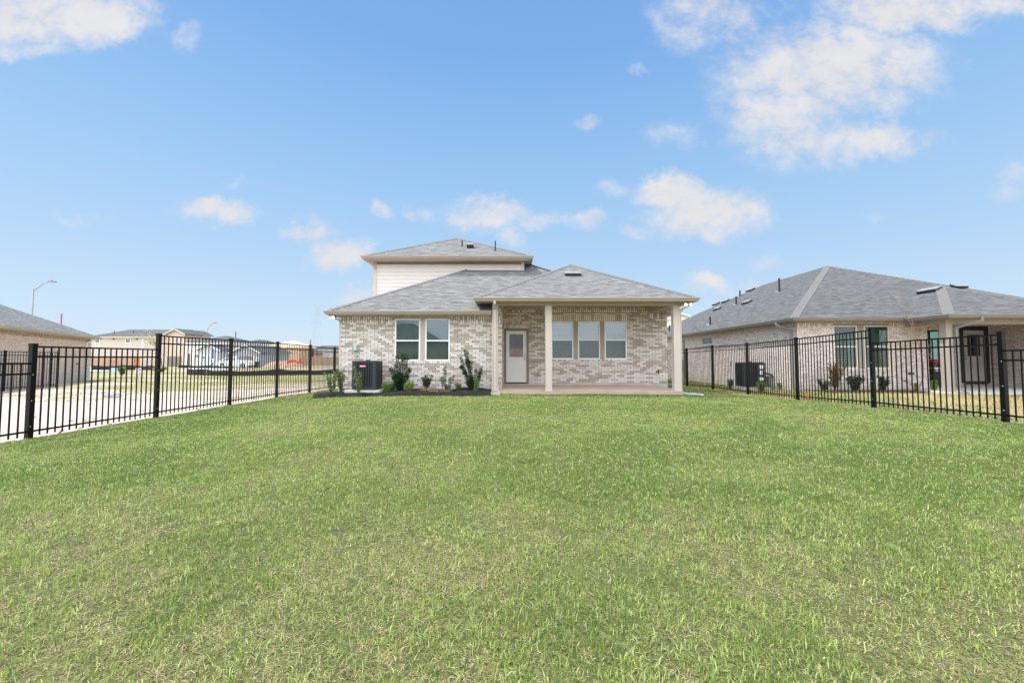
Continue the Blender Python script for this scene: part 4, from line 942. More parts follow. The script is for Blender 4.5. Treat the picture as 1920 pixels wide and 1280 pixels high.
def simple_house(label, loc, rz, W, D, Hh, wall, roofm, slope=.5, kind='hip', over=.4, trim=None, wins=(), doors=(), garages=(), base=.0, group='houses of the neighbourhood', extra=None):
    trim = trim or M['tan']; root = thing('house', label, 'house', loc, R(rz), group)
    U, N = (1, 0), (0, -1)
    m = MB(True); m.box(0, W, 0, D, -.6, Hh)
    m.build('wall', wall, root)
    e = Hh + .08; o = over
    r = MB(True); q = [Vector((-o, -o, e)), Vector((W + o, -o, e)), Vector((W + o, D + o, e)), Vector((-o, D + o, e))]
    tt = min(W, D) / 2 + o
    if kind == 'hip':
        if W >= D: a, b = Vector((tt - o, D / 2, e + slope * tt)), Vector((W + o - tt, D / 2, e + slope * tt)); fs = [[q[0], q[1], b, a], [q[1], q[2], b], [q[2], q[3], a, b], [q[3], q[0], a]]
        else: a, b = Vector((W / 2, tt - o, e + slope * tt)), Vector((W / 2, D + o - tt, e + slope * tt)); fs = [[q[0], q[1], a], [q[1], q[2], b, a], [q[2], q[3], b], [q[3], q[0], a, b]]
        for p in fs: r.slab(p, .05)
    elif kind == 'hip_left':       # ridge along the front, hipped at the left end, gabled at the right
        a, b = Vector((tt - o, D / 2, e + slope * tt)), Vector((W, D / 2, e + slope * tt)); qr, qs = Vector((W, -o, e)), Vector((W, D + o, e))
        for p in ([q[0], qr, b, a], [qs, q[3], a, b], [q[3], q[0], a]): r.slab(p, .05)
        MB(True).poly([(W - .03, 0, Hh), (W - .03, D, Hh), (W - .03, D / 2, e + slope * tt - .08)]).poly([(W - .06, 0, Hh), (W - .06, D / 2, e + slope * tt - .08), (W - .06, D, Hh)]).build('gable_wall', wall, root)
    elif kind == 'gable_y':       # ridge runs front to back, gable faces the front
        hgt = slope * (W / 2 + o); a, b = Vector((W / 2, -o, e + hgt)), Vector((W / 2, D + o, e + hgt))
        r.slab([q[0], a, b, q[3]], .06); r.slab([q[1], q[2], b, a], .06)
        g = MB(True); hg = slope * W / 2 + slope * o
        for y in (0.0,): g.poly([(0, y, Hh), (W, y, Hh), (W, y, Hh + slope * o - .02), (W / 2, y, Hh + hg - .02), (0, y, Hh + slope * o - .02)])
        g.build('gable_wall', wall, root)
        bb = MB(True)
        for s0, s1 in ((q[0], a), (a, q[1])): bb.bar(Vector(s0) + Vector((0, -.03, -.10)), Vector(s1) + Vector((0, -.03, -.10)), .04, .18)
        bb.build('barge_board', trim, root)
    else:                          # gable_x: ridge runs along the front
        hgt = slope * (D / 2 + o); a, b = Vector((-o, D / 2, e + hgt)), Vector((W + o, D / 2, e + hgt))
        r.slab([q[0], q[1], b, a], .06); r.slab([q[2], q[3], a, b], .06)
        g = MB(True); hg = slope * D / 2 + slope * o
        for x in (0.0, W): g = MB(True); g.poly([(x, 0, Hh), (x, D, Hh), (x, D, Hh + slope * o - .02), (x, D / 2, Hh + hg - .02), (x, 0, Hh + slope * o - .02)]); g.build('gable_wall', wall, root)
    r.build('roof', roofm, root)
    f = MB(True)
    if kind != 'gable_y': f.box(-o, W + o, -o - .02, -o + .03, Hh - .06, e + .03); f.box(-o, W + o, -o + .03, 0, Hh - .06, Hh - .03)
    if kind == 'hip':
        f.box(-o - .02, -o + .03, -o + .04, D + o, Hh - .06, e + .03); f.box(W + o - .03, W + o + .02, -o + .04, D + o, Hh - .06, e + .03); f.box(-o + .03, 0, 0, D, Hh - .06, Hh - .03); f.box(W, W + o - .03, 0, D, Hh - .06, Hh - .03)
    if f.f: f.build('eave_board', trim, root)
    for (u0, u1, z0, z1) in wins: window(root, (0, 0), U, N, u0, u1, z0, z1, M['white'], local=True, simple=True, fw=.09, proud=.07)
    for (u0, u1, z0, z1, dm) in doors:
        d = MB(True); ubox(d, (0, 0), U, N, u0, u1, .0, .05, z0, z1); do = d.build('door', dm, root)
        d = MB(True); ubox(d, (0, 0), U, N, u0 - .1, u0, .0, .07, z0, z1 + .1); ubox(d, (0, 0), U, N, u1, u1 + .1, .0, .07, z0, z1 + .1); ubox(d, (0, 0), U, N, u0, u1, .0, .07, z1, z1 + .1); d.build('door_frame', M['white'], do)
    for (u0, u1, z0, z1, dm) in garages:
        d = MB(True); n = 4
        for k in range(n): ubox(d, (0, 0), U, N, u0, u1, .0, .05, z0 + (z1 - z0) * k / n + .012, z0 + (z1 - z0) * (k + 1) / n - .012)
        d.build('garage_door', dm, root)
    if extra: extra(root)
    return root
# left neighbour (single storey, tan brick, turned away)
def left_extra(root):
    m = MB(True); ubox(m, (0, 0), (1, 0), (0, -1), 0, 17, -.02, .006, 2.70, 2.94); m.build('soldier_course', brick_mat('tan_brick_soldier', [(0, lin('#9A8272')), (.5, lin('#BBA593')), (1, lin('#C9B7A7'))], lin('#A39488'), w=.068, h=.7, off=0), root)
    downspout(root, [(16.3, -.42, 2.92), (16.3, -.35, 2.78), (16.0, -.06, 2.62), (16.0, -.06, .1), (15.9, -.3, .0)], M['white'], .09, .07, local=True)
    MB(True).box(15.75, 16.9, -.012, .3, -.6, .85).build('bare_patch', M['concrete'], root)
    MB(True).box(14.6, 14.85, -.12, .01, 1.1, 1.22).build('hose_bib', M['tan_dark'], root)
    gutter(root, [(-.4, -.4), (17.4, -.4)], 2.93, M['tan'], local=True)
lh = simple_house('tan brick house with a low grey hip roof behind the short black fence', (-22.04, 14.3, -.45), 120.3, 17, 12, 2.97, M['tanbrick'], M['shingle'], .5, 'hip', .42, extra=left_extra)
def lin_dim(px0, px1, Y): return (px0 - 960) * Y / FPX, (px1 - 960) * Y / FPX
def zpx(py, Y): return at(960, py, Y).z
def px_house(label, px0, px1, Y, D, eave_py, base_py, wall, roofm, slope, kind, wins=(), doors=(), garages=(), trim=None, over=.4, extra=None):
    x0, x1 = lin_dim(px0, px1, Y); zb = zpx(base_py, Y); Hh = zpx(eave_py, Y) - zb
    cv = lambda L: [(((a - px0) * Y / FPX), ((b - px0) * Y / FPX), zpx(d, Y) - zb, zpx(c, Y) - zb) for a, b, c, d in [q[:4] for q in L]]
    return simple_house(label, (x0, Y, zb), 0, x1 - x0, D, Hh, wall, roofm, slope, kind, over, trim, cv(wins),
                        [a + (q[4],) for a, q in zip(cv(doors), doors)], [a + (q[4],) for a, q in zip(cv(garages), garages)], extra=extra)
def vents1(root):
    for u in (4.2, 8.3): MB(True).tube([(u, 0, 5.0), (u, -.12, 5.0)], .12, 10).build('wall_vent', M['vent_black'], root)
    MB(True).box(9.16, 9.4, -.05, 0, 0, 5.2).build('corner_board', M['white'], root)
    for u, v in ((2.6, 2.0), (5.9, 2.2)): MB(True).tube([(u, v - .4, 5.6), (u, v - .4, 6.4 + .1 * v)], .06, 8).build('pipe_vent', M['vent_black'], root)
px_house('taupe two-storey house with a dark grey roof behind the cedar fence at left', 168, 329, 70, 7.0, 632.5, 689, M['s_taupe'], M['nshingle'], .40, 'hip_left', wins=((177.5, 187, 634.5, 650), (234.5, 244.5, 634.5, 650), (178, 185, 667, 672)), trim=M['cream'], extra=vents1)
px_house('tan brick gabled house wing with a brown garage door at left', 313, 345, 68.6, 6.0, 627, 689, M['tanbrick'], M['nshingle'], .50, 'gable_y', wins=((330, 340, 642, 654),), garages=((309.5 + 5, 341, 668, 688, M['garage']),), trim=M['cream'])
px_house('white two-storey house with a brown front door and pale grey roof', 346, 432, 66, 9, 644, 689, M['s_white'], M['nshingle'], .34, 'hip', wins=((366.5, 376, 664, 676), (400, 409, 650, 660)), doors=((352.5, 358, 663, 688, M['darkdoor']),), garages=((409, 430, 668, 688, M['s_grey']),), trim=M['white'])
px_house('low white house wing with a shallow gable seen through the fence', 372, 411, 63.5, 2, 657, 689, M['s_pale'], M['nshingle'], .5, 'gable_y', wins=((378, 386, 667, 679),), trim=M['white'])
px_house('blue-grey gabled house with a brown stone front behind the white car', 436, 487, 60, 8, 662, 686, M['s_grey'], M['nshingle'], .50, 'gable_y', garages=((439, 447, 667, 685, M['white']),), wins=((476, 482, 668, 679),), trim=M['s_white'], extra=lambda root: MB(True).box(.95, 3.3, -.06, 0, 0, 1.45).build('stone_facing', M['stone'], root))
px_house('pale grey two-storey house far behind the blue-grey gable', 448, 490, 92, 9, 646, 684, M['s_pale'], M['nshingle'], .42, 'hip', wins=((455, 461, 651, 660), (470, 476, 651, 660)), trim=M['white'])
px_house('unfinished house sheathed in raw tan board with a tan roof deck', 490, 562, 76, 9, 652, 686, M['osb'], M['osb'], .34, 'hip', doors=((521, 527, 668, 686, M['dark']),), trim=M['osb'], wins=((503, 509, 661, 671),))
px_house('grey house with a low roof between the unfinished house and the next post', 563, 592, 84, 8, 661, 682, M['s_grey'], M['nshingle'], .3, 'hip', wins=((570, 577, 666, 675),), trim=M['s_grey'])
px_house('pale blue-grey house above the long tan board fence', 588, 650, 80, 9, 657, 682, M['s_pale'], M['nshingle'], .22, 'gable_x', wins=((614, 621, 664, 669),), trim=M['white'], extra=lambda root: MB(True).box(.4, 1.8, -1.2, 0, 2.0, 2.15).build('porch_roof', M['darkdoor'], root))
px_house('white gabled house beyond the long slate roof between the two near houses', 1255, 1302, 58, 9, 598, 684, M['s_white'], M['nshingle'], .35, 'gable_y', trim=M['white'])
# houses across the back (they show in the window glass)
simple_house('grey roofed brick house across the back, reflected in the windows', (5, -27, -.3), 180, 15, 10, 2.8, M['tanbrick'], M['nshingle'], .62, 'hip')
simple_house('dark roofed brick house beside another across the back, reflected in the windows', (-9, -25, -.3), 180, 13, 11, 2.8, M['tanbrick'], M['nshingle'], .62, 'hip')

# ------------------------------------------------------------------ things beyond the left fence
def gg(x, y): return float(ground_z(x, y))
def board_fence(label, p0, p1, h, mat, z0=None, seg=.145, cat='fence'):
    p0, p1 = Vector(p0), Vector(p1); d = (p1 - p0); L = Vector((d.x, d.y, 0)).length
    root = thing('board_fence', label, cat, tuple(p0)); n = int(L / seg); m = MB(); dn = d / n; nn = Vector((d.y, -d.x, 0)).normalized()
    for k in range(n):
        c = p0 + dn * (k + .5); hh = h + random.uniform(-.02, .02)
        m.obox(c + Vector((0, 0, hh / 2)), dn * .47, nn * .009, Vector((0, 0, hh / 2)))
    b = m.build('board_panel', mat, root)
    for k in range(int(L / 2.4) + 1):
        c = p0 + d * min(1, k * 2.4 / L); MB().box(c.x - .05, c.x + .05, c.y + .02, c.y + .12, c.z - .1, c.z + h - .1).build('fence_post', mat, root)
    r = MB()
    for hz in (.3, h * .55, h - .25): r.bar(p0 + Vector((0, .03, hz)), p1 + Vector((0, .03, hz)), .04, .09)
    r.build('rail', mat, root); return root
xa, xb = lin_dim(176, 200, 66); za = zpx(690, 66)
board_fence('weathered cedar board fence below the taupe house', (lin_dim(170, 200, 66)[0], 66, za), (lin_dim(252, 252, 66)[0], 66, za), 1.75, M['wood'])
gx0, gx1 = lin_dim(200.5, 218, 65.6)
gt = thing('gate_frame', 'unfinished pale timber gate frame in front of the cedar fence', 'gate', (gx0, 65.6, za)); g = MB()
for x in (gx0, (gx0 + gx1) / 2, gx1): g.box(x - .05, x + .05, 65.55, 65.62, za, za + 1.55)
for z in (.08, .75, 1.5): g.box(gx0, gx1, 65.50, 65.549, za + z - .05, za + z + .05)
g.build('timber_frame', M['wood_new'], gt); MB().box(gx0 + .06, gx0 + .16, 65.45, 65.5, za + .9, za + 1.0).build('latch', M['vent_black'], gt)
gx0, gx1 = lin_dim(252.5, 263.5, 66); gt = thing('side_gate', 'orange-brown stained board gate at the end of the cedar fence', 'gate', (gx0, 66, za)); g = MB()
for k in range(6): g.box(gx0 + (gx1 - gx0) * k / 6 + .01, gx0 + (gx1 - gx0) * (k + 1) / 6 - .01, 65.95, 66, za, za + 1.8)
g.build('gate_board', M['wood_orange'], gt); MB().box(gx0 + .05, gx0 + .25, 65.9, 65.95, za + 1.2, za + 1.3).box(gx0 + .05, gx0 + .25, 65.9, 65.95, za + .25, za + .35).build('hinge', M['vent_black'], gt)
zf = zpx(684.5, 72)
board_fence('long tan board fence running behind the dirt mound to the house corner', (lin_dim(563, 600, 72)[0], 72, zf), (lin_dim(652, 652, 72)[0], 72, zf), 1.50, M['wood'])
# silt fences: sagging black fabric on stakes
fabric = paint('black_silt_fabric', lin('#26282B'), .8, .2, 2)
def silt(label, pts, h):
    root = thing('silt_fence', label, 'silt fence', tuple(pts[0]), 0, 'black silt fences'); m = MB()
    P = []
    for a, b in zip(pts, pts[1:]):
        a, b = Vector(a), Vector(b); n = max(2, int((b - a).length / .8))
        P += [a + (b - a) * (k / n) for k in range(n)]
    P.append(Vector(pts[-1])); tops = [p + Vector((random.uniform(-.05, .05), random.uniform(-.08, .08), h * random.uniform(.72, 1.05))) for p in P]
    for k in range(len(P) - 1):
        q = [P[k] - Vector((0, 0, .05)), P[k + 1] - Vector((0, 0, .05)), tops[k + 1], tops[k]]; m.poly(q); w = [p + Vector((0, .02, 0)) for p in q]; m.poly(w[::-1]); m.poly([q[3], q[2], w[2], w[3]])
    m.build('fabric', fabric, root); s = MB()
    for k in range(0, len(P), 3): s.box(P[k].x - .02, P[k].x + .02, P[k].y + .03, P[k].y + .07, P[k].z - .1, P[k].z + h * 1.15)
    s.build('stake', M['wood'], root); return root
def gp(px, Y, dz=0.0):
    x = (px - 960) * Y / FPX; return (x, Y, gg(x, Y) + dz)
silt('long black silt fence across the bare lot behind the picket fence', [gp(352, 37.5), gp(400, 36), gp(450, 35), gp(500, 36), gp(570, 37), gp(655, 37.5)], .56)
silt('second black silt fence further back along the road by the white house', [gp(335, 60), gp(395, 58.5), gp(440, 57)], .42)
silt('short black silt fence below the cedar fence and the gate', [gp(176, 50), gp(215, 50.5), gp(262, 51), gp(300, 49)], .62)
# pale road and kerb
def strip(name, pts_l, pts_r, mat, dz):
    m = MB(); vl = [Vector((x, y, gg(x, y) + dz)) for x, y in pts_l]; vr = [Vector((x, y, gg(x, y) + dz)) for x, y in pts_r]
    for k in range(len(vl) - 1): m.poly([vl[k], vr[k], vr[k + 1], vl[k + 1]])
    return m.build(name, mat)
ys = np.linspace(34, 60, 14)
rd = strip('road', [(-95 + k * 6, 49 + 0 * k) for k in range(9)], [(-95 + k * 6, 40.5) for k in range(9)], paint('pale_concrete_road', lin('#DAD5D0'), .9, .08, .8), .06); tag(rd, kind='structure')
dv = strip('driveway', [gp(440, 57)[:2], gp(360, 57)[:2]], [gp(452, 50)[:2], gp(345, 50)[:2]], M['concrete'], .05); tag(dv, kind='structure')
# blue tarp scrap, light blue crate of pipes, sign, flag banner
tarp = paint('blue_tarp', lin('#7C88C8'), .5, .1); m = MB(); c = Vector(gp(217, 15.6, .02))
rs = [(-.22, -.14, .01), (-.1, -.17, .05), (.08, -.13, .02), (.21, -.10, .06), (.22, .10, .02), (.06, .16, .05), (-.2, .10, .02)]
m.slab([c + Vector((a, b * 1.6, z + .02)) for a, b, z in rs], .02); tag(m.build('tarp_scrap', tarp), 'scrap of blue tarp lying on the bare dirt beyond the left fence', 'tarp')
pb = thing('utility_box', 'pale blue and white site box on the far road beside the short silt fence', 'box', gp(219, 40)); x, y, z = gp(219, 40); MB().box(x - .48, x + .48, y, y + .5, z, z + .52).build('box_body', paint('pale_blue_box', lin('#B9D2E2'), .5, .05), pb, bevel=.02); MB().box(x - .5, x + .5, y - .02, y + .52, z + .52, z + .58).build('box_lid', M['white'], pb)
def yard_sign(label, px, py0, py1, Y, w, col1, mat2):
    x, y, z = gp(px, Y); zt = zpx(py0, Y); zb = zpx(py1, Y); s = thing('yard_sign', label, 'sign', (x, y, z))
    b = MB().box(x - w / 2, x + w / 2, y - .012, y + .012, zb, zt).build('sign_board', col1, s)
    m = MB()
    for k, (a, c, lo, hi) in enumerate(((-.4, -.12, .55, .9), (.0, .38, .60, .9), (-.38, .36, .34, .44), (.02, .38, .14, .26), (-.38, -.12, .12, .28))): m.box(x + a * w, x + c * w, y - .018, y - .0125, zb + (zt - zb) * lo, zb + (zt - zb) * hi)
    m.build('sign_lettering', mat2, b); p = MB()
    for k in (-1, 1): p.tube([(x + k * w * .3, y + .02, z - .05), (x + k * w * .3, y + .02, zt - .05)], .015, 6)
    p.build('sign_leg', M['metal'], s)
yard_sign('white yard sign with magenta lettering near the pale blue box', 261.5, 690, 701, 41, .62, M['white'], paint('magenta_print', lin('#C4368C'), .5, .05))
yard_sign('small red and white sign on the grass in front of the white car', 440.5, 683.5, 690, 50, .26, M['red'], M['white'])
x, y, z = gp(399, 54); fb = thing('feather_banner', 'tall blue feather banner with a white and red patch by the road', 'banner', (x, y, z)); zt = zpx(654, 54)
MB().tube([(x + .16, y, z - .1), (x + .16, y, z + 1.5), (x + .17, y, zt - .25), (x + .05, y, zt), (x - .08, y, zt - .05)], .018, 6).build('banner_pole', M['metal'], fb)
blue = paint('blue_banner_cloth', lin('#4C77B8'), .6, .05); m = MB(); m.slab([(x - .12, y - .01, z + .35), (x + .14, y - .01, z + .35), (x + .15, y - .01, zt - .25), (x + .05, y - .01, zt - .03), (x - .08, y - .01, zt - .1)], .004)
m.prism([(-.12, z + .35), (.15, z + .35), (.16, zt - .25), (.05, zt - .03), (-.08, zt - .1)], Vector((x, y - .012, 0)), Vector((1, 0, 0)), Vector((0, 0, 1)), Vector((0, 1, 0)), .012); cl = m.build('banner_cloth', blue, fb)
zm = z + (zt - z) * .42; MB().box(x - .11, x + .14, y - .019, y - .0125, zm - .28, zm + .28).build('banner_patch', M['white'], cl); MB().box(x - .08, x + .11, y - .024, y - .0195, zm - .02, zm + .06).build('banner_lettering', M['red'], cl)
# street lamps, poles, pylons
galv = paint('galvanised_pole', lin('#9D979B'), .5, .05)
def street_lamp(label, px, py_top, arm_px, Y, r=.09):
    p = at(px, py_top, Y); z0 = gg(p.x, Y); a = at(arm_px, py_top - (13 if Y < 60 else 11), Y); s = thing('street_lamp', label, 'street lamp', (p.x, Y, z0))
    MB().tube([(p.x, Y, z0), (p.x, Y, z0 + 1), (p.x, Y, p.z)], [r * 1.35, r * 1.2, r * .8], 12).build('pole', galv, s, smooth=True)
    pts = [Vector((p.x, Y, p.z - .35))]; L = a.x - p.x; H_ = a.z - p.z
    for k in range(1, 9):
        t = k / 8; pts.append(Vector((p.x + L * t * .93, Y, p.z - .35 + (H_ + .35) * math.sin(t * math.pi / 2))))
    MB().tube(pts, r * .5, 8).build('arm', galv, s, smooth=True)
    c = Vector((a.x, Y, a.z)); MB().obox(c, Vector((.38, 0, -.02)), Vector((0, .14, 0)), Vector((0, 0, .05))).build('lamp_head', M['gutter_grey'], s, bevel=.03); MB().obox(c + Vector((-.05, 0, .09)), Vector((.06, 0, 0)), Vector((0, .06, 0)), Vector((0, 0, .04))).build('photocell', M['vent_black'], s)
street_lamp('street lamp with a curved arm rising behind the low hip roof at far left', 62.5, 541, 98, 44)
street_lamp('smaller distant street lamp beside the white house', 388.5, 616, 404, 75, .07)
rust = paint('rust_red_pole', lin('#A0707A'), .7, .1)
for px, py, Y, lb in ((115.5, 589, 55, 'thin rusty pole rising behind the low hip roof at far left'), (442, 622, 95, 'thin mauve pole behind the row of far houses'), (582, 637, 110, 'short thin pole behind the far grey house near the house corner')):
    p = at(px, py, Y); z0 = gg(p.x, Y); t = thing('pole', lb, 'pole', (p.x, Y, z0)); MB().tube([(p.x, Y, z0), (p.x, Y, p.z)], [.10 * Y / 60, .09 * Y / 60], 8).build('shaft', rust, t); MB().tube([(p.x, Y, p.z), (p.x, Y, p.z + .05)], .12 * Y / 60, 8).build('pole_cap', rust, t)
pyl = paint('hazed_lattice_steel', lin('#A3ADBC'), .6, .04)  # the tower's fading with distance is put into this pale colour
def pylon(label, px, py_top, Y, w):
    p = at(px, py_top, Y); z0 = gg(p.x, Y); zt = p.z; s = thing('transmission_tower', label, 'pylon', (p.x, Y, z0)); x = p.x; Ht = zt - z0
    def half(t): return w * (1 - t / .55) * .5 + w * .12 if t < .55 else w * .12 + w * .02
    m = MB(); N_ = 12; pr = None; r = .16
    for k in range(N_ + 1):
        t = k / N_; hw = half(t); z = z0 + Ht * t; ring = [Vector((x - hw, Y - hw, z)), Vector((x + hw, Y - hw, z)), Vector((x + hw, Y + hw, z)), Vector((x - hw, Y + hw, z))]
        if pr:
            for j in range(4): m.bar(pr[j], ring[j], r * .5, r * .5); m.bar(pr[j], ring[(j + 1) % 4], r * .2, r * .2); m.bar(ring[j], ring[(j + 1) % 4], r * .25, r * .25)
        pr = ring
    m.build('lattice_body', pyl, s); c = MB()
    for t, L in ((.68, w * .42), (.82, w * .46), (.98, w * .36)):
        z = z0 + Ht * t; c.bar((x - L, Y, z), (x + L, Y, z), .14, .14); c.bar((x - L, Y, z), (x - half(t), Y, z + Ht * .035), .08, .08); c.bar((x + L, Y, z), (x + half(t), Y, z + Ht * .035), .08, .08)
        for q in (-L, L): c.bar((x + q, Y, z), (x + q, Y, z - 2.2), .12, .12)
    c.build('cross_arm', pyl, s)
pylon('pale lattice transmission tower far away to the left of the house', 594, 571, 330, 9.0)
# dirt mound with orange netting
def mound(name, label, px0, px1, Y, h, mat, cat):
    x0, x1 = lin_dim(px0, px1, Y); n = 22; m = MB(); cx, rx = (x0 + x1) / 2, (x1 - x0) / 2; ry = rx * .45; zb = gg(cx, Y) - .05
    ph = [random.uniform(0, 6) for _ in range(6)]
    def P(i, j):
        a = 2 * math.pi * i / n; t = j / 6; k = 1 + .12 * math.sin(3 * a + ph[0]) + .07 * math.sin(7 * a + ph[1])
        return Vector((cx + rx * k * t * math.cos(a), Y + ry * k * t * math.sin(a), zb + h * (1 - t * t) * (1 + .25 * math.sin(2.2 * a + ph[2]) * t) + .05 * math.sin(9 * a + j)))
    for j in range(6):
        for i in range(n): m.poly([P(i, j), P(i, j + 1), P(i + 1, j + 1), P(i + 1, j)] if j else [P(i, 0), P(i, 1), P(i + 1, 1)])
    o = m.build(name, mat, smooth=True); tag(o, label, cat); return o
mound('dirt_mound', 'reddish dirt mound before the unfinished house', 488, 572, 60, 1.05, paint('reddish_soil', lin('#B39480'), .95, .25, 1.2, .6, 6), 'dirt mound')
mound('dirt_mound', 'low tan dirt heap at the right foot of the reddish dirt mound', 535, 582, 54, .35, paint('tan_soil', lin('#C3A78D'), .95, .2, 1.2, .6, 6), 'dirt mound')
net = paint('orange_netting', lin('#E0533A'), .6, .1); m = MB(); base = [at(px, py, 57.5) for px, py in ((537, 683), (545, 680), (553, 678), (559, 682), (564, 678), (566, 684))]
m2 = [b + Vector((0, 0, .35 + .15 * math.sin(i * 2))) for i, b in enumerate(base)]
for i in range(len(base) - 1):
    q = [base[i], base[i + 1], m2[i + 1], m2[i]]; w = [p + Vector((0, .04, 0)) for p in q]; m.poly(q); m.poly(w[::-1]); m.poly([q[3], q[2], w[2], w[3]]); m.poly([q[0], w[0], w[1], q[1]])
tag(m.build('safety_netting', net), 'crumpled orange safety netting on top of the reddish dirt mound', 'netting')
# white car
def car(label, px0, px1, Y, base_py):
    x0, x1 = lin_dim(px0, px1, Y); zb = zpx(base_py, Y); L = 4.55; k = L / 4.55; root = thing('parked_car', label, 'car', (x1 - L, Y, zb)); xr = x1
    X = lambda a: xr - L + a            # a: 0 rear .. 4.55 front (front to the right)
    bw = .88; prof = [(0.05, .32), (.02, .62), (.08, .92), (.55, 1.0), (1.15, 1.38), (1.7, 1.47), (2.4, 1.44), (3.15, 1.02), (4.2, .86), (4.5, .66), (4.52, .34), (4.1, .22), (.4, .22)]
    def inset(z): return 0.0 if z < .95 else (z - .95) * .34
    sec = [(-1, p) for p in prof]; m = MB(); Lf = [Vector((X(a), Y - bw + inset(z), zb + z)) for a, z in prof]; Rt = [Vector((X(a), Y + bw - inset(z), zb + z)) for a, z in prof]
    m.poly(Lf[::-1]); m.poly(Rt); n = len(prof)
    for i in range(n): j = (i + 1) % n; m.poly([Lf[i], Lf[j], Rt[j], Rt[i]])
    body = m.build('body', paint('white_car_paint', lin('#EDEEF0'), .25, .02), root, bevel=.05)
    g = MB(); win = [(.78, 1.02), (1.22, 1.33), (1.75, 1.41), (2.35, 1.38), (2.92, 1.04)]
    for s_ in (-1, 1):
        P = [Vector((X(a), Y + s_ * (bw - inset(z) + .006), zb + z)) for a, z in win]; Q = [p + Vector((0, -s_ * .02, 0)) for p in P]
        g.poly(P if s_ > 0 else P[::-1]); g.poly(Q if s_ < 0 else Q[::-1])
    g.build('side_window', M['far_glass'], root); g = MB(); g.slab([(X(2.45), Y - bw + .2, zb + 1.43), (X(3.1), Y - bw + .1, zb + 1.07), (X(3.1), Y + bw - .1, zb + 1.07), (X(2.45), Y + bw - .2, zb + 1.43)], .02); g.build('windscreen', M['far_glass'], root)
    for a in (.85, 3.65):
        for s_ in (-1, 1):
            yy = Y + s_ * (bw - .1); w = MB().tube([(X(a), yy - .11, zb + .32), (X(a), yy + .11, zb + .32)], .32, 20).build('wheel', M['vent_black'], root); MB().tube([(X(a), yy + s_ * .112, zb + .32), (X(a), yy + s_ * .118, zb + .32)], .2, 16).build('rim', M['metal'], w)
    for s_ in (-1, 1): MB().box(X(4.36), X(4.5), Y + s_ * .6 - .16, Y + s_ * .6 + .16, zb + .66, zb + .78).build('headlight', M['far_glass'], root); MB().box(X(.03), X(.14), Y + s_ * .6 - .16, Y + s_ * .6 + .16, zb + .76, zb + .9).build('tail_light', M['red'], root)
    MB().box(X(2.75), X(2.95), Y - bw - .14, Y - bw + .02, zb + 1.0, zb + 1.14).build('wing_mirror', body.data.materials[0], root)
car('white hatchback parked in front of the stone-faced blue-grey house', 437, 475.5, 56, 689)
x, y, z = gp(479, 56.5); z = zpx(689, 56.5); bn = thing('wheeled_bin', 'dark wheeled bin standing to the right of the white car', 'bin', (x, y, z)); MB().prism([(-.2, 0), (.2, 0), (.25, .8), (-.25, .8)], Vector((x, y, z)), Vector((1, 0, 0)), Vector((0, 0, 1)), Vector((0, 1, 0)), .5).build('bin_body', M['vent_black'], bn); MB().box(x - .27, x + .27, y - .05, y + .55, z + .8, z + .87).build('bin_lid', M['ac'], bn)
# markers in the lawn
def stake(label, px, py0, py1, Y, lean, col, w=.035):
    a, b = at(px, py1, Y), at(px + lean, py0, Y); mt = paint('fluorescent_tape', lin(col), .6, .05); t = thing('marker_stake', label, 'marker', tuple(a)); MB().bar(a - Vector((0, 0, .03)), b, w, .012).build('stake', mt, t); MB().bar(b - (b - a) * .25 + Vector((0, -.012, 0)), b + Vector((0, -.012, .004)), w * 1.2, .008).build('ribbon', mt, t)
stake('orange marker stake leaning by the bottom rail of the right fence', 1516, 737, 748, 11.3, -3.5, '#EE6A3C', .05)
stake('red-orange marker lying against the foot of the left fence', 106, 806.5, 812.5, 7.3, 12, '#D9614F', .04)
# rain drain pipe and splash block by the patio
dp = [at(px, py, Y) for px, py, Y in ((1284, 734.5, 13.55), (1296, 735, 13.45), (1310, 737, 13.2), (1318, 740, 12.9))]
dp = [Vector((p.x, p.y, gz(p.x, p.y) + .055)) for p in dp]; tag(MB().tube(dp, .036, 10).build('drain_pipe', paint('pale_drain_pipe', lin('#CDD3D6'), .5, .05), smooth=True), 'white drain pipe lying on the grass by the right patio column', 'drain pipe')
sb = MB(); z = -.14; sb.prism([(-.19, 0), (.19, 0), (.15, .085), (.115, .085), (.10, .045), (-.10, .045), (-.115, .085), (-.15, .085)], Vector((-.565, 13.02, z)), Vector((1, 0, 0)), Vector((0, 0, 1)), Vector((0, 1, 0)), .42)
tag(sb.build('splash_block', M['concrete'], None, bevel=.008), 'pale concrete splash block below the downspout at the left patio column', 'splash block')

# ------------------------------------------------------------------ mulch bed
bed_x = np.linspace(-6.55, -.68, 60); bed_t = np.linspace(0, 1, 12)
m = MB(); rows = []
for x in bed_x:
    y0 = 12.72 + .07 * math.sin(x * 2.1) + .05 * math.sin(x * 5.3) + (.25 if x > -1.6 else 0) * ((x + 1.6) / .9) ** 2 * 0; y1 = 13.99
    if x < -6.1: y0 += (-6.1 - x) ** 2 * 2.4
    rows.append([Vector((x, y0 + (y1 - y0) * t, gz(x, y0 + (y1 - y0) * t) + .012 + .125 * min(1, t * 16) * (.9 + .1 * math.sin(x * 3.3)) + random.uniform(-.012, .012) + (.06 if -1.9 < x < -.9 and .5 < t else 0))) for t in bed_t])
for i in range(len(rows) - 1):
    for j in range(len(bed_t) - 1): m.poly([rows[i][j], rows[i + 1][j], rows[i + 1][j + 1], rows[i][j + 1]])
for i in range(len(rows) - 1): m.poly([rows[i][0] - Vector((0, 0, .08)), rows[i + 1][0] - Vector((0, 0, .08)), rows[i + 1][0], rows[i][0]])
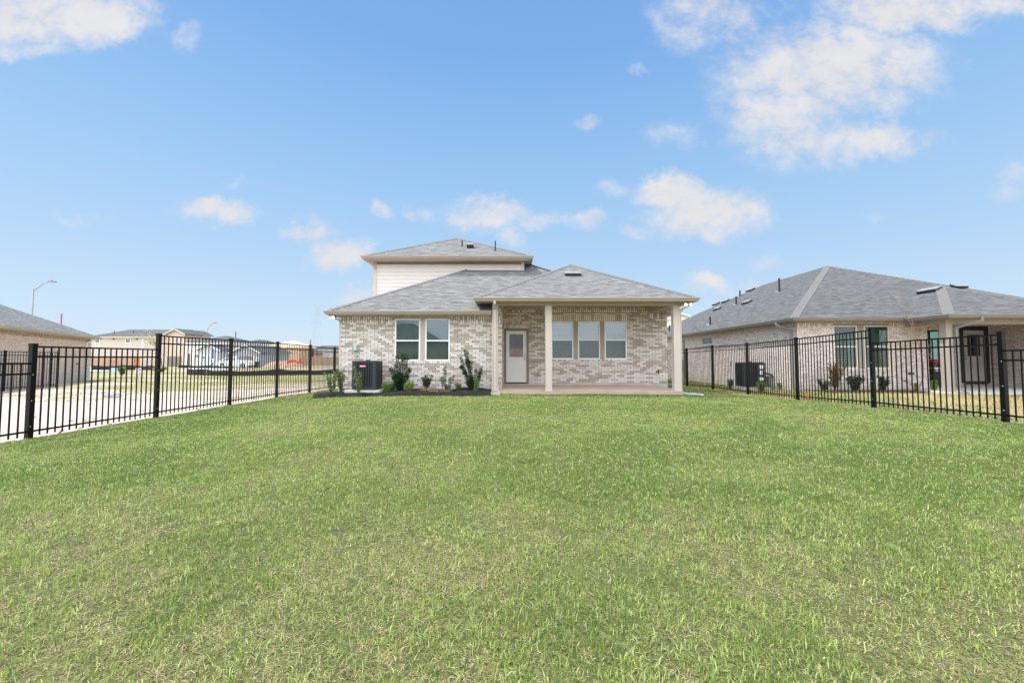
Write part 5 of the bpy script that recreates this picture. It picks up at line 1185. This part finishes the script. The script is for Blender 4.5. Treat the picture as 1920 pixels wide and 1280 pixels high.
mt = NT('dark_mulch'); p = mt.pos(); nn = mt.noise(mt.scale(p, (1, 1, 1)), 38, 4, .65); mt.l(mt.ramp(nn, [(.35, lin('#100E0D')), (.55, lin('#1F1B19')), (.74, lin('#423A35'))]), mt.bsdf.inputs['Base Color']); mt.bsdf.inputs['Roughness'].default_value = .95; mt.bump(nn, 1.0, .03)
tag(m.build('mulch_bed', mt.m), 'dark mulch', None, None, 'stuff'); del bpy.data.objects['mulch_bed']['label']
# second bed in front of the neighbouring house
m = MB()
for i in range(30):
    x = 10.9 + i * .16; pts = [(x, 14.25 + .05 * math.sin(x * 3)), (x + .16, 14.25 + .05 * math.sin((x + .16) * 3)), (x + .16, 15.06), (x, 15.06)]
    m.poly([Vector((a, b, gg(a, min(b, 14.8)) + (.03 if b < 14.8 else .06))) for a, b in pts])
mt2 = paint('brown_mulch', lin('#5B4638'), .95, .3, 14, .8, 40); o = m.build('mulch_bed', mt2); tag(o, kind='stuff')

# ------------------------------------------------------------------ plants
def leaf_mesh(name, P, D, U, L, W, C, parent, mat=None):
    """arrays: P base, D direction, U side, L length, W width, C colour -> one mesh of folded 4-vertex leaves"""
    n = len(P); Nn = np.cross(D, U); fold = .18
    mid = P + D * (L * .5)[:, None]
    v = np.empty((n, 4, 3)); v[:, 0] = P; v[:, 1] = mid + U * (W * .5)[:, None] + Nn * (W * fold)[:, None]; v[:, 2] = P + D * L[:, None]; v[:, 3] = mid - U * (W * .5)[:, None] + Nn * (W * fold)[:, None]
    idx = np.arange(n * 4).reshape(n, 4); f = np.concatenate([idx[:, [0, 1, 2]], idx[:, [0, 2, 3]]])
    return tri_mesh(name, v.reshape(-1, 3), f, np.repeat(C, 4, 0), parent, mat or M['leaf'])
def tri_mesh(name, v, f, c, parent, mat):
    me = bpy.data.meshes.new(name); nv, nf = len(v), len(f)
    if parent is not None and parent.name in FR: v = v - np.array(FR[parent.name][0])
    me.vertices.add(nv); me.vertices.foreach_set('co', v.astype(np.float32).ravel())
    me.loops.add(nf * 3); me.loops.foreach_set('vertex_index', f.astype(np.int32).ravel())
    me.polygons.add(nf); me.polygons.foreach_set('loop_start', np.arange(0, nf * 3, 3, dtype=np.int32)); me.polygons.foreach_set('loop_total', np.full(nf, 3, dtype=np.int32))
    ca = me.attributes.new('pigment', 'FLOAT_COLOR', 'POINT'); ca.data.foreach_set('color', np.concatenate([c, np.ones((nv, 1))], 1).astype(np.float32).ravel())
    me.update(); me.validate(); me.materials.append(mat); o = bpy.data.objects.new(name, me); COL.objects.link(o)
    if parent is not None:
        o.parent = parent
        if parent.name in FR: FR[o.name] = FR[parent.name]
    return o
def unit(a): return a / np.maximum(np.linalg.norm(a, axis=-1, keepdims=True), 1e-9)
def shrub(name, label, base, stems, leaf, cols, cat='shrub', per=60, start=.12, spread=.03, droop=.2, group=None, twigs=0, dead=0, stem_r=.006):
    """stems: list of polylines (world offsets from base); leaf=(len,width); leaves sit along the stems"""
    root = thing(name, label, cat, base, 0, group or ('plants in the mulch bed' if base[0] < 0 and base[1] < 15 else 'plants of the neighbouring yard' if base[0] > 8 else 'roadside plants')); b = Vector(base); ms = MB(); P = []; D = []
    allst = []
    for st in stems:
        pts = [b + Vector(q) for q in st]; allst.append(pts)
        for _ in range(twigs):
            k = random.uniform(.3, .95) * (len(pts) - 1); i = int(k); p = pts[i].lerp(pts[min(i + 1, len(pts) - 1)], k - i); d = (pts[-1] - pts[0]).normalized()
            a = random.uniform(0, 6.28); q = p + Vector((math.cos(a) * .6, math.sin(a) * .6, .9)).normalized() * random.uniform(.05, .14); allst.append([p, p.lerp(q, .5) + Vector((0, 0, .01)), q])
    for pts in allst:
        n = len(pts); ms.tube(pts, [stem_r * (1 - .75 * i / (n - 1)) + .0012 for i in range(n)], 5)
        L = sum((pts[i + 1] - pts[i]).length for i in range(n - 1)); cnt = max(4, int(1.5 * per * L / .5))
        for _ in range(cnt):
            t = (start + (1 - start) * random.random()) if len(pts) > 3 or True else random.random(); k = t * (n - 1); i = min(int(k), n - 2); p = pts[i].lerp(pts[i + 1], k - i); d = (pts[i + 1] - pts[i]).normalized()
            a = random.uniform(0, 6.28); s = d.orthogonal().normalized(); u = d.cross(s); o = s * math.cos(a) + u * math.sin(a)
            P.append(p + o * random.uniform(0, spread)); D.append((o * random.uniform(.6, 1.1) + d * random.uniform(.2, 1.0) + Vector((0, 0, random.uniform(-droop, .3)))).normalized())
    ms.build('stem', M['stem'], root)
    P = np.array([tuple(p) for p in P]); D = np.array([tuple(p) for p in D]); n = len(P); U = unit(np.cross(D, rng.normal(size=(n, 3)))); cl = np.array([lin(c)[:3] for c in cols]); C = cl[rng.integers(0, len(cl), n)] * rng.uniform(.75, 1.25, (n, 1))
    leaf_mesh('foliage', P, D, U, 1.15 * leaf[0] * rng.uniform(.7, 1.2, n), 1.2 * leaf[1] * rng.uniform(.7, 1.2, n), C, root)
    if dead:
        dm = MB()
        for _ in range(dead):
            a = random.uniform(0, 6.28); r0 = random.uniform(0, .05); r1 = random.uniform(.12, .30); h = random.uniform(.02, .16)
            dm.tube([b + Vector((math.cos(a) * r0, math.sin(a) * r0, .01)), b + Vector((math.cos(a) * r1 * .5, math.sin(a) * r1 * .5, h)), b + Vector((math.cos(a) * r1, math.sin(a) * r1, max(.0, h * .35 - .03)))], [.005, .004, .0015], 4)
        dm.build('dead_straw', M['straw'], root)
    return root
def fan(n, h, spread, lean=(0, 0), curve=.3, base_r=.03, hv=.3):
    out = []
    for k in range(n):
        a = random.uniform(0, 6.28); s = random.uniform(.25, 1) * spread; hh = h * random.uniform(1 - hv, 1); ex, ey = math.cos(a) * s + lean[0] * hh, math.sin(a) * s * .7 + lean[1] * hh
        bx_, by_ = math.cos(a) * base_r, math.sin(a) * base_r; pts = []
        for i in range(6): t = i / 5; w = t ** (1 + curve); pts.append((bx_ + (ex - bx_) * w + random.uniform(-.01, .01), by_ + (ey - by_) * w + random.uniform(-.01, .01), hh * t))
        out.append(pts)
    return out
def st_px(px0, pts, Y, z0):      # a stem drawn through the picture's pixels at one depth, offsets from its base
    b = at(px0, 735, Y); out = []
    for i, (px, py) in enumerate(pts):
        q = at(px, py, Y); out.append((q.x - b.x, random.uniform(-.05, .05) * (i > 0), max(q.z - z0, 0 if i == 0 else .02)))
    out[0] = (out[0][0], 0, -.03); return out
DK = ('#2A452C', '#355434', '#223A27', '#42643E'); MD = ('#4F6E3F', '#61804A', '#3F5C36', '#7A9458'); BR = ('#7FA046', '#95B458', '#6C8C3C', '#A9C26C')
YB = 13.25; bz = lambda x, y=YB: gz(x, y) + .07
def bp(px, Y=YB): x = (px - 960) * Y / FPX; return (x, Y, bz(x, Y))
b = bp(623, 13.1); shrub('holly_shrub', 'airy holly shrub with pale leaf tips at the left end of the mulch bed', b, fan(9, .82, .24, (0, 0)), (.035, .017), MD + ('#A9B88A', '#B9C2A0'), per=50, twigs=3)
b = bp(642, 13.15); shrub('holly_shrub', 'loose holly shrub between the house corner and the air conditioner', b, fan(9, .88, .20, (.02, 0)), (.035, .017), MD + ('#8FA070',), per=60, twigs=3)
b = bp(675, 12.93); shrub('holly_shrub', 'slender holly shrub growing in front of the air conditioner', b, fan(8, .72, .20, (-.03, 0), .5) + [st_px(675, [(675, 735), (673, 715), (668, 700), (665, 687)], 12.93, b[2])], (.034, .017), MD + ('#C3C8AE', '#8EA068'), per=62, twigs=3)
b = bp(725, 13.3); shrub('boxwood_bush', 'small bright green bush at the right foot of the air conditioner', b, fan(16, .30, .20, hv=.35), (.026, .016), BR, cat='bush', per=110, twigs=3)
b = bp(737, 13.4); shrub('boxwood_bush', 'dull green low bush between the small bright bush and the tall dark yew', b, fan(10, .27, .14, hv=.35), (.026, .016), MD, cat='bush', per=110, twigs=3)
b = bp(750, 13.35)
shrub('yew_shrub', 'tall dark yew under the left pane of the double window', b, [st_px(750, p, 13.35, b[2]) for p in ([(751, 735), (752, 710), (755, 688), (757, 664)], [(752, 735), (757, 712), (762, 690), (764, 664)], [(749, 735), (747, 712), (748, 690), (745, 668)], [(748, 735), (742, 715), (737, 698), (732, 690)], [(753, 735), (760, 715), (766, 700), (771, 691)], [(750, 735), (749, 715), (744, 700), (742, 685)], [(752, 735), (756, 720), (762, 710), (766, 705)], [(750, 735), (746, 722), (741, 712), (738, 706)])] + fan(9, .55, .16), (.055, .014), DK, per=150, twigs=2, spread=.045)
b = bp(768, 13.15); shrub('boxwood_bush', 'bright green bush at the right foot of the tall dark yew', b, fan(16, .34, .21, (.02, 0), hv=.4), (.027, .016), BR, cat='bush', per=105, twigs=3)
b = bp(799, 13.3); shrub('viburnum_shrub', 'half-dead shrub with brown straw at its base below the double window', b, fan(12, .56, .22, hv=.3), (.04, .017), DK + ('#55723F',), per=70, start=.45, twigs=2, dead=46)
b = bp(816, 13.2); shrub('dead_tuft', 'dry brown tuft lying between two half-dead shrubs', b, fan(8, .16, .16), (.03, .01), ('#A98C6C', '#8E6F52', '#C1A584'), cat='dry plant', per=30, dead=26)
b = bp(838, 13.25)
shrub('viburnum_shrub', 'thin shrub with one tall shoot and brown straw at its base', b, [st_px(838, p, 13.25, b[2]) for p in ([(836, 735), (835, 718), (836, 702), (835, 684)], [(840, 735), (847, 715), (852, 704)], [(834, 735), (829, 718), (827, 706)], [(836, 735), (832, 715), (833, 702)], [(840, 735), (843, 720), (843, 710)])] + fan(4, .3, .14), (.035, .015), DK + ('#587A45',), per=75, start=.3, twigs=1, dead=44)
b = bp(860, 13.3); shrub('boxwood_bush', 'smallest green bush standing between the thin shrub and the leaning yew', b, fan(13, .26, .11, hv=.3), (.024, .015), MD + ('#8FA84E',), cat='bush', per=110, twigs=2)
b = bp(884, 13.35)
shrub('yew_shrub', 'leaning yew with bare gaps and long shoots beside the left patio column', b, [st_px(884, p, 13.35, b[2]) for p in ([(884, 735), (882, 705), (877, 678), (873, 656)], [(884, 735), (885, 708), (883, 685), (876, 672)], [(882, 735), (875, 705), (869, 685), (864, 670)], [(882, 735), (873, 703), (868, 690), (863, 687)], [(885, 735), (889, 715), (892, 700), (893, 691)], [(886, 735), (897, 715), (902, 700), (902, 690)], [(883, 735), (880, 712), (875, 700), (869, 698)], [(884, 735), (884, 712), (880, 690), (874, 678)], [(886, 735), (894, 718), (898, 708), (897, 698)])] + fan(7, .5, .13), (.053, .014), DK, per=125, twigs=1, spread=.04)
b = bp(893, 13.05); shrub('young_shoots', 'light green upright shoots in front of the leaning yew', b, fan(7, .62, .09, hv=.45) + fan(8, .08, .08), (.03, .012), MD + BR[:2], cat='shrub', per=70, twigs=1)
# neighbour's planting
nb = lambda px, Y: ((px - 960) * Y / FPX, Y, gg((px - 960) * Y / FPX, Y) + .02)
RD = ('#7A5A3E', '#A4694F', '#6B6B3F', '#5B4A32', '#B5765E')
shrub('nandina_shrub', 'reddish-brown shrub with red tips left of the neighbour\'s double window', nb(1562, 14.5), fan(14, 1.05, .40, (0, 0)), (.06, .02), RD + MD[:2], per=45, start=.2, twigs=2)
shrub('dark_shrub', 'low dark shrub at the left corner of the neighbour\'s bed behind the fence', nb(1543, 14.3), fan(9, .45, .22), (.04, .02), DK, per=70, twigs=2)
shrub('dark_shrub', 'rounded dark shrub under the neighbour\'s double window', nb(1600, 14.55), fan(18, .62, .32), (.045, .022), DK + ('#7B5A48',), per=75, twigs=2)
shrub('dark_shrub', 'narrow dark shrub right behind the taller fence post under the window', nb(1652, 14.5), fan(12, .58, .24), (.045, .022), DK, per=75, twigs=2)
shrub('small_bush', 'tiny yellowing bush near the bare crape myrtle', nb(1712, 14.6), fan(8, .35, .15), (.03, .014), ('#A79A52', '#8D8A44', '#B5793F'), cat='bush', per=55, twigs=1)
shrub('small_bush', 'light green upright bush in front of the black bin with the red lid', nb(1748, 14.45), fan(12, .42, .12), (.035, .015), BR + MD[:1], cat='bush', per=80, twigs=2)
shrub('small_bush', 'yellow-green low bush in front of the dark air conditioner with stickers', nb(1424, 15.9), fan(12, .42, .22), (.04, .02), BR + MD, cat='bush', per=70, twigs=2)
shrub('small_bush', 'sparse green bush to the left of the dark air conditioner with stickers', nb(1368, 17.3), fan(10, .5, .18), (.04, .02), MD + DK, cat='bush', per=55, twigs=2)
shrub('small_bush', 'small sprig between the dark air conditioner and the brick corner', nb(1460, 15.9), fan(7, .42, .14), (.03, .014), MD, cat='bush', per=40, twigs=1)
# bare crape myrtle
T = thing('bare_tree', 'leafless young tree with thin pinkish branches before the neighbouring porch', 'tree', nb(1722, 14.3)); tb = Vector(FR[T.name][0])
def branch(mb, pts, r0, r1, Y0=14.3, wob=.12):
    P = [at(px, py, Y0 + random.uniform(-wob, wob) * (i > 0)) for i, (px, py) in enumerate(pts)]; mb.tube(P, [r0 + (r1 - r0) * i / (len(P) - 1) for i in range(len(P))], 6); return P
pink = paint('pinkish_bark', lin('#9C7F74'), .8, .15, 25)
m = MB(); branch(m, [(1722, 735), (1726, 722), (1731, 708), (1732, 690), (1728, 665), (1723, 645), (1716, 625), (1708, 608)], .022, .014, wob=.03); m.build('trunk', pink, T)
m = MB()
for pts, r in (([(1708, 608), (1698, 590), (1688, 577), (1680, 564), (1664, 548), (1645, 534)], .011), ([(1684, 570), (1688, 560), (1684, 548)], .005), ([(1676, 560), (1690, 550), (1691, 541)], .005), ([(1668, 552), (1676, 556)], .004), ([(1716, 625), (1712, 608), (1708, 590), (1702, 575), (1698, 560)], .007), ([(1708, 608), (1735, 601), (1750, 596), (1763, 588), (1768, 578)], .008), ([(1722, 640), (1728, 622), (1737, 610), (1746, 605), (1757, 612), (1761, 622), (1760, 634)], .007), ([(1750, 596), (1757, 604), (1768, 598)], .004), ([(1727, 660), (1742, 648), (1752, 632), (1768, 627), (1778, 622)], .006), ([(1728, 668), (1746, 662), (1756, 668), (1762, 655), (1762, 642)], .005), ([(1731, 690), (1750, 690), (1760, 676), (1774, 660)], .005), ([(1718, 630), (1700, 612), (1690, 600), (1682, 602)], .005), ([(1698, 590), (1690, 596), (1680, 592)], .004), ([(1731, 700), (1745, 706), (1752, 700)], .004), ([(1702, 598), (1712, 585), (1720, 578)], .004), ([(1742, 648), (1748, 660), (1746, 672)], .003)):
    branch(m, pts, r * 1.5, .0035)
m.build('branch', pink, T)
P = np.array([tuple(at(px, py, 14.25)) for px, py in ((1746, 630), (1758, 622), (1760, 634), (1745, 665), (1748, 672), (1775, 660), (1797, 684), (1768, 598), (1684, 548), (1752, 640))]); n = len(P); D = unit(np.array([[0.2, 0, -1]] * n) + rng.normal(size=(n, 3)) * .3); U = unit(np.cross(D, rng.normal(size=(n, 3))))
leaf_mesh('dry_leaf', P, D, U, np.full(n, .07), np.full(n, .035), np.array([lin('#C7A87C')[:3]] * n), T)
# young tree in pale leaf at the left houses
tx, ty, tz = gp(306, 48); T2 = thing('young_tree', 'slender young tree in sparse pale yellow-green leaf before the taupe house', 'tree', (tx, ty, tz)); m = MB(); m.tube([(tx, ty, tz), (tx - .2, ty, tz + 1.3), (tx - .45, ty, tz + 2.4), (tx - 1.0, ty, tz + 3.4)], [.06, .05, .04, .025], 8); m.build('trunk', M['bark'], T2)
m = MB(); ends = []
for _ in range(26):
    a = random.uniform(0, 6.28); t = random.uniform(.2, 1); st = Vector((tx - .45, ty, tz + 2.2)).lerp(Vector((tx - 1.1, ty, tz + 3.6)), t * .8); e = st + Vector((math.cos(a) * random.uniform(.4, 1.7) - .5, math.sin(a) * random.uniform(.4, 1.4), random.uniform(.2, 1.6))); mid = st.lerp(e, .5) + Vector((0, 0, .15)); m.tube([st, mid, e], [.02, .013, .005], 5); ends.append((st, mid, e))
m.build('branch', M['bark'], T2); P = []
for st, mid, e in ends:
    for _ in range(26): t = random.uniform(.25, 1.05); q = st.lerp(e, t); P.append(tuple(q + Vector((random.gauss(0, .13), random.gauss(0, .13), random.gauss(0, .13)))))
P = np.array(P); n = len(P); D = unit(rng.normal(size=(n, 3))); U = unit(np.cross(D, rng.normal(size=(n, 3)))); cl = np.array([lin(c)[:3] for c in ('#C9C98A', '#D6D2A6', '#B3B878', '#DAD8B8')]); leaf_mesh('foliage', P, D, U, np.full(n, .11), np.full(n, .08), cl[rng.integers(0, 4, n)], T2)
b = gp(232, 37); shrub('roadside_bush', 'small loose green bush at the edge of the road beyond the left fence', b, fan(12, .75, .45), (.12, .06), MD + BR, cat='bush', per=35, twigs=2, stem_r=.012)
b = gp(302, 44); shrub('roadside_bush', 'bright green weed clump under the slender pale young tree', b, fan(14, .5, .8), (.12, .07), BR, cat='bush', per=35, twigs=2, stem_r=.012)
# ------------------------------------------------------------------ grass
def vnoise(x, y, s, seed, oct=3):
    out = np.zeros_like(x); amp = 1; tot = 0
    for o in range(oct):
        r = np.random.default_rng(seed + o); g = r.random((128, 128)); X = x / s * 2 ** o; Y = y / s * 2 ** o; xi = np.floor(X).astype(int); yi = np.floor(Y).astype(int); fx = X - xi; fy = Y - yi; fx = fx * fx * (3 - 2 * fx); fy = fy * fy * (3 - 2 * fy)
        a = g[xi % 128, yi % 128]; b = g[(xi + 1) % 128, yi % 128]; c = g[xi % 128, (yi + 1) % 128]; d = g[(xi + 1) % 128, (yi + 1) % 128]
        out += amp * ((a * (1 - fx) + b * fx) * (1 - fy) + (c * (1 - fx) + d * fx) * fy); tot += amp; amp *= .55
    return out / tot
def blades(x, y, zf, w, h0, h1, lean, col, zoff=0.0, bend=.45):
    n = len(x); z = zf(x, y) + zoff; h = rng.uniform(h0, h1, n); a = rng.uniform(0, 2 * np.pi, n); ln = np.where(np.asarray(lean) > 1.19, np.asarray(lean) * np.ones(n), np.abs(rng.normal(0, 1, n)) * lean)
    d = np.stack([np.cos(a), np.sin(a), np.zeros(n)], 1); b2 = a + np.pi / 2 + rng.normal(0, .5, n); s = np.stack([np.cos(b2), np.sin(b2), np.zeros(n)], 1)
    base = np.stack([x, y, z - .004], 1); k1 = np.clip(ln, 0, 1.5); up = np.array([0, 0, 1.0])
    c1, s1 = np.cos(k1 * bend), np.sin(k1 * bend); c2, s2 = np.cos(np.minimum(k1 * 1.15, 1.62)), np.sin(np.minimum(k1 * 1.15, 1.62))
    mid = base + (up * (c1)[:, None] + d * s1[:, None]) * (h * .55)[:, None]; tip = mid + (up * c2[:, None] + d * s2[:, None]) * (h * .5)[:, None]
    hw = (np.asarray(w) * rng.uniform(.7, 1.3, n) / 2)[:, None]; v = np.stack([base - s * hw, base + s * hw, mid + s * hw * .8, mid - s * hw * .8, tip], 1)
    i = (np.arange(n) * 5)[:, None]; f = np.concatenate([i + np.array([0, 1, 2]), i + np.array([0, 2, 3]), i + np.array([3, 2, 4])])
    return v.reshape(-1, 3), f, np.repeat(col, 5, 0)
def lawn_colour(x, y):
    n = len(x); p1 = vnoise(x + 40, y + 40, 1.7, 5); p2 = vnoise(x + 60, y + 10, .45, 9); p3 = vnoise(x + 20, y + 70, 4.2, 21, 2)
    G1, G2, G3, G4 = (np.array(lin(c)[:3]) for c in ('#76933F', '#A9BB60', '#C8D28A', '#63803F')); S1, S2, S3 = (np.array(lin(c)[:3]) for c in ('#C6B08E', '#A8926F', '#D8C6A6'))
    t = np.clip((p1 * .6 + p2 * .4 - .40) / .20, 0, 1)[:, None]; g = G1 * (1 - t) + G2 * t
    r = rng.random(n); g = np.where((r < .22)[:, None], G3, g); g = np.where((r > .90)[:, None], G4, g); g = np.where(((r > .30) & (r < .46))[:, None], np.array(lin('#83936A')[:3]), g)
    ps = np.clip(.10 + 2.9 * np.clip(p1 * .5 + p2 * .5 - .49, 0, 1) + .5 * np.clip(p3 - .48, 0, 1) + .20 * np.clip((6 - y) / 5, 0, 1), 0, .75)
    st = rng.random(n) < ps; sc = np.where((rng.random(n) < .5)[:, None], S1, np.where((rng.random(n) < .5)[:, None], S2, S3)); c = np.where(st[:, None], sc, g)
    return c * rng.uniform(.8, 1.2, (n, 1)), st
V, Fc, Cc, off = [], [], [], 0
bands = [(1.15, 2.6, 17000, .0038, .014, .044), (2.6, 4.2, 11500, .0050, .014, .043), (4.2, 7.0, 5800, .0076, .014, .040), (7.0, 10.2, 3000, .0110, .014, .038), (10.2, 13.5, 1900, .0140, .016, .042)]
for y0, y1, dens, w, h0, h1 in bands:
    xm = min(1.4 * y1 + 2.6, 8.6); TN = 9; nt_ = int(dens * (y1 - y0) * 2 * xm / TN); xc = rng.uniform(-xm, xm, nt_); yc = rng.uniform(y0, y1, nt_); ct, stt = lawn_colour(xc, yc); sp = .011 + .0018 * y0
    x = np.repeat(xc, TN) + rng.normal(0, sp, nt_ * TN); y = np.repeat(yc, TN) + rng.normal(0, sp, nt_ * TN); n = nt_ * TN; ct = np.repeat(ct, TN, 0); stt = np.repeat(stt, TN)
    k = (x > LX0 + .03) & (x < LX1 - .12) & (np.abs(x) < 1.4 * y + 2.6)
    bedy = 12.74 + .07 * np.sin(x * 2.1) + .05 * np.sin(x * 5.3); inbed = (x > -6.5) & (x < -.66) & (y > bedy); patio = (x > -.66) & (x < 5.76) & (y > 13.43); spl = (x > -.76) & (x < -.37) & (y > 13.0)
    k &= ~inbed & ~patio & ~spl
    thin = vnoise(x + 11, y + 17, .55, 33); k &= rng.random(n) < np.clip(.10 + 1.7 * thin, 0, 1); k &= rng.random(n) < np.clip((LX1 - x) / .7, .12, 1)
    x, y = x[k], y[k]; ct, stt = ct[k], stt[k]; c, st = lawn_colour(x, y); own = rng.random(len(x)) < .5; c = np.where(own[:, None], c, ct * rng.uniform(.85, 1.15, (len(x), 1))); st = np.where(own, st, stt); lean = np.where(st, 1.5, 1.1); v, f, c5 = blades(x, y, lawn_z, w * np.where(st, .8, 1.0), h0, h1, np.where(st, 1.2 + np.abs(rng.normal(0, .4, len(x))), lean), c, 0.0, np.where(st, .88, .55)); V.append(v); Fc.append(f + off); Cc.append(c5); off += len(v)
# strips beside the house
for xa_, xb_, ya_, yb_, dn in ((5.78, 8.45, 13.4, 22, 700), (-7.9, -6.55, 13.0, 22, 700)):
    n = int(dn * (xb_ - xa_) * (yb_ - ya_)); x = rng.uniform(xa_, xb_, n); y = rng.uniform(ya_, yb_, n); k = ~((x > XL - .1) & (x < XR + .05) & (y > 13.9)); x, y = x[k], y[k]; c, st = lawn_colour(x, y); v, f, c5 = blades(x, y, lawn_z, .018, .025, .05, np.where(st, 1.2, .6), c); V.append(v); Fc.append(f + off); Cc.append(c5); off += len(v)
gr = tri_mesh('grass', np.concatenate(V), np.concatenate(Fc), np.concatenate(Cc), None, M['grassblade']); tag(gr, kind='stuff')
# thin patchy grass of the neighbouring yard
V, Fc, Cc, off = [], [], [], 0
n = 52000; x = rng.uniform(8.7, 24, n); y = rng.uniform(4.5, 14.9, n); k = (np.abs(x) < 1.5 * y + 1) & ~((x > 14.75) & (y > 13.5)) & ~((x > 10.7) & (y > 14.2)); k &= rng.random(n) < np.clip(vnoise(x, y, 1.1, 71) * 2.6 - .75, .05, 1); x, y = x[k], y[k]; c, st = lawn_colour(x, y); st2 = rng.random(len(x)) < .35; c[st2] = np.array(lin('#C7B088')[:3]); v, f, c5 = blades(x, y, ground_z, .016, .03, .09, np.where(st, 1.0, .6), c, .006); V.append(v); Fc.append(f); Cc.append(c5); off = len(v)
n = 16000; x = rng.uniform(8.7, 10.7, n); y = rng.uniform(13, 30, n); c, st = lawn_colour(x, y); v, f, c5 = blades(x, y, ground_z, .03, .05, .10, np.full(n, .5), c, .006); V.append(v); Fc.append(f + off); Cc.append(c5)
tag(tri_mesh('neighbour_grass', np.concatenate(V), np.concatenate(Fc), np.concatenate(Cc), None, M['grassblade']), kind='stuff')
# leafy weeds along the far side of the right fence
P = []; cl = []
for _ in range(150):
    x = LX1 + abs(random.gauss(.05, .6)) + .12; y = random.uniform(6.3, 12.6); z = gg(x, y); r = random.uniform(.05, .15); hh = random.uniform(.06, .30)
    for _ in range(34): a = random.uniform(0, 6.28); q = random.random(); P.append((x + math.cos(a) * r * q, y + math.sin(a) * r * q, z + hh * random.random() * (1.1 - q))); cl.append(lin(random.choice(('#8FA66A', '#A4B884', '#6F8B4B', '#B4C49A')))[:3])
P = np.array(P); n = len(P); D = unit(rng.normal(size=(n, 3)) + np.array([0, 0, .5])); U = unit(np.cross(D, rng.normal(size=(n, 3)))); tag(leaf_mesh('weeds', P, D, U, rng.uniform(.03, .06, n), rng.uniform(.012, .026, n), np.array(cl), None), kind='stuff')
# rough grass of the empty lot
n = 46000; x = rng.uniform(-40, -8.3, n); y = rng.uniform(9, 42, n); k = (vnoise(x * .45 + 9, y + 3, 1.7, 91) > .645 - .008 * (y - 16)) & (np.abs(x) < 1.45 * y) & ~((x + 22.04) * .864 + (y - 14.3) * .504 < .3); x, y = x[k], y[k]; n = len(x); cs = np.array([lin(q)[:3] for q in ('#B8AB70', '#A4A25E', '#C8BC8C', '#8C9850')]); v, f, c5 = blades(x, y, ground_z, .035, .025, .07, np.full(n, .9), cs[rng.integers(0, 4, n)]); tag(tri_mesh('rough_grass', v, f, c5, None, M['grassblade']), kind='stuff')
# clods on the bare dirt
m = MB()
for _ in range(240):
    y = random.uniform(6, 24); x = -8.4 - random.random() ** 1.5 * 14; z = gg(x, y); s = random.uniform(.008, .03); U = Vector((s, random.uniform(-.3, .3) * s, 0)); W_ = Vector((0, 0, s * .5)); m.obox(Vector((x, y, z + s * .2)), U, Vector((-U.y, U.x, 0)) * random.uniform(.6, 1), W_)
tag(m.build('clods', paint('brown_clod', lin('#9A8474'), .95, .3, 9)), kind='stuff')
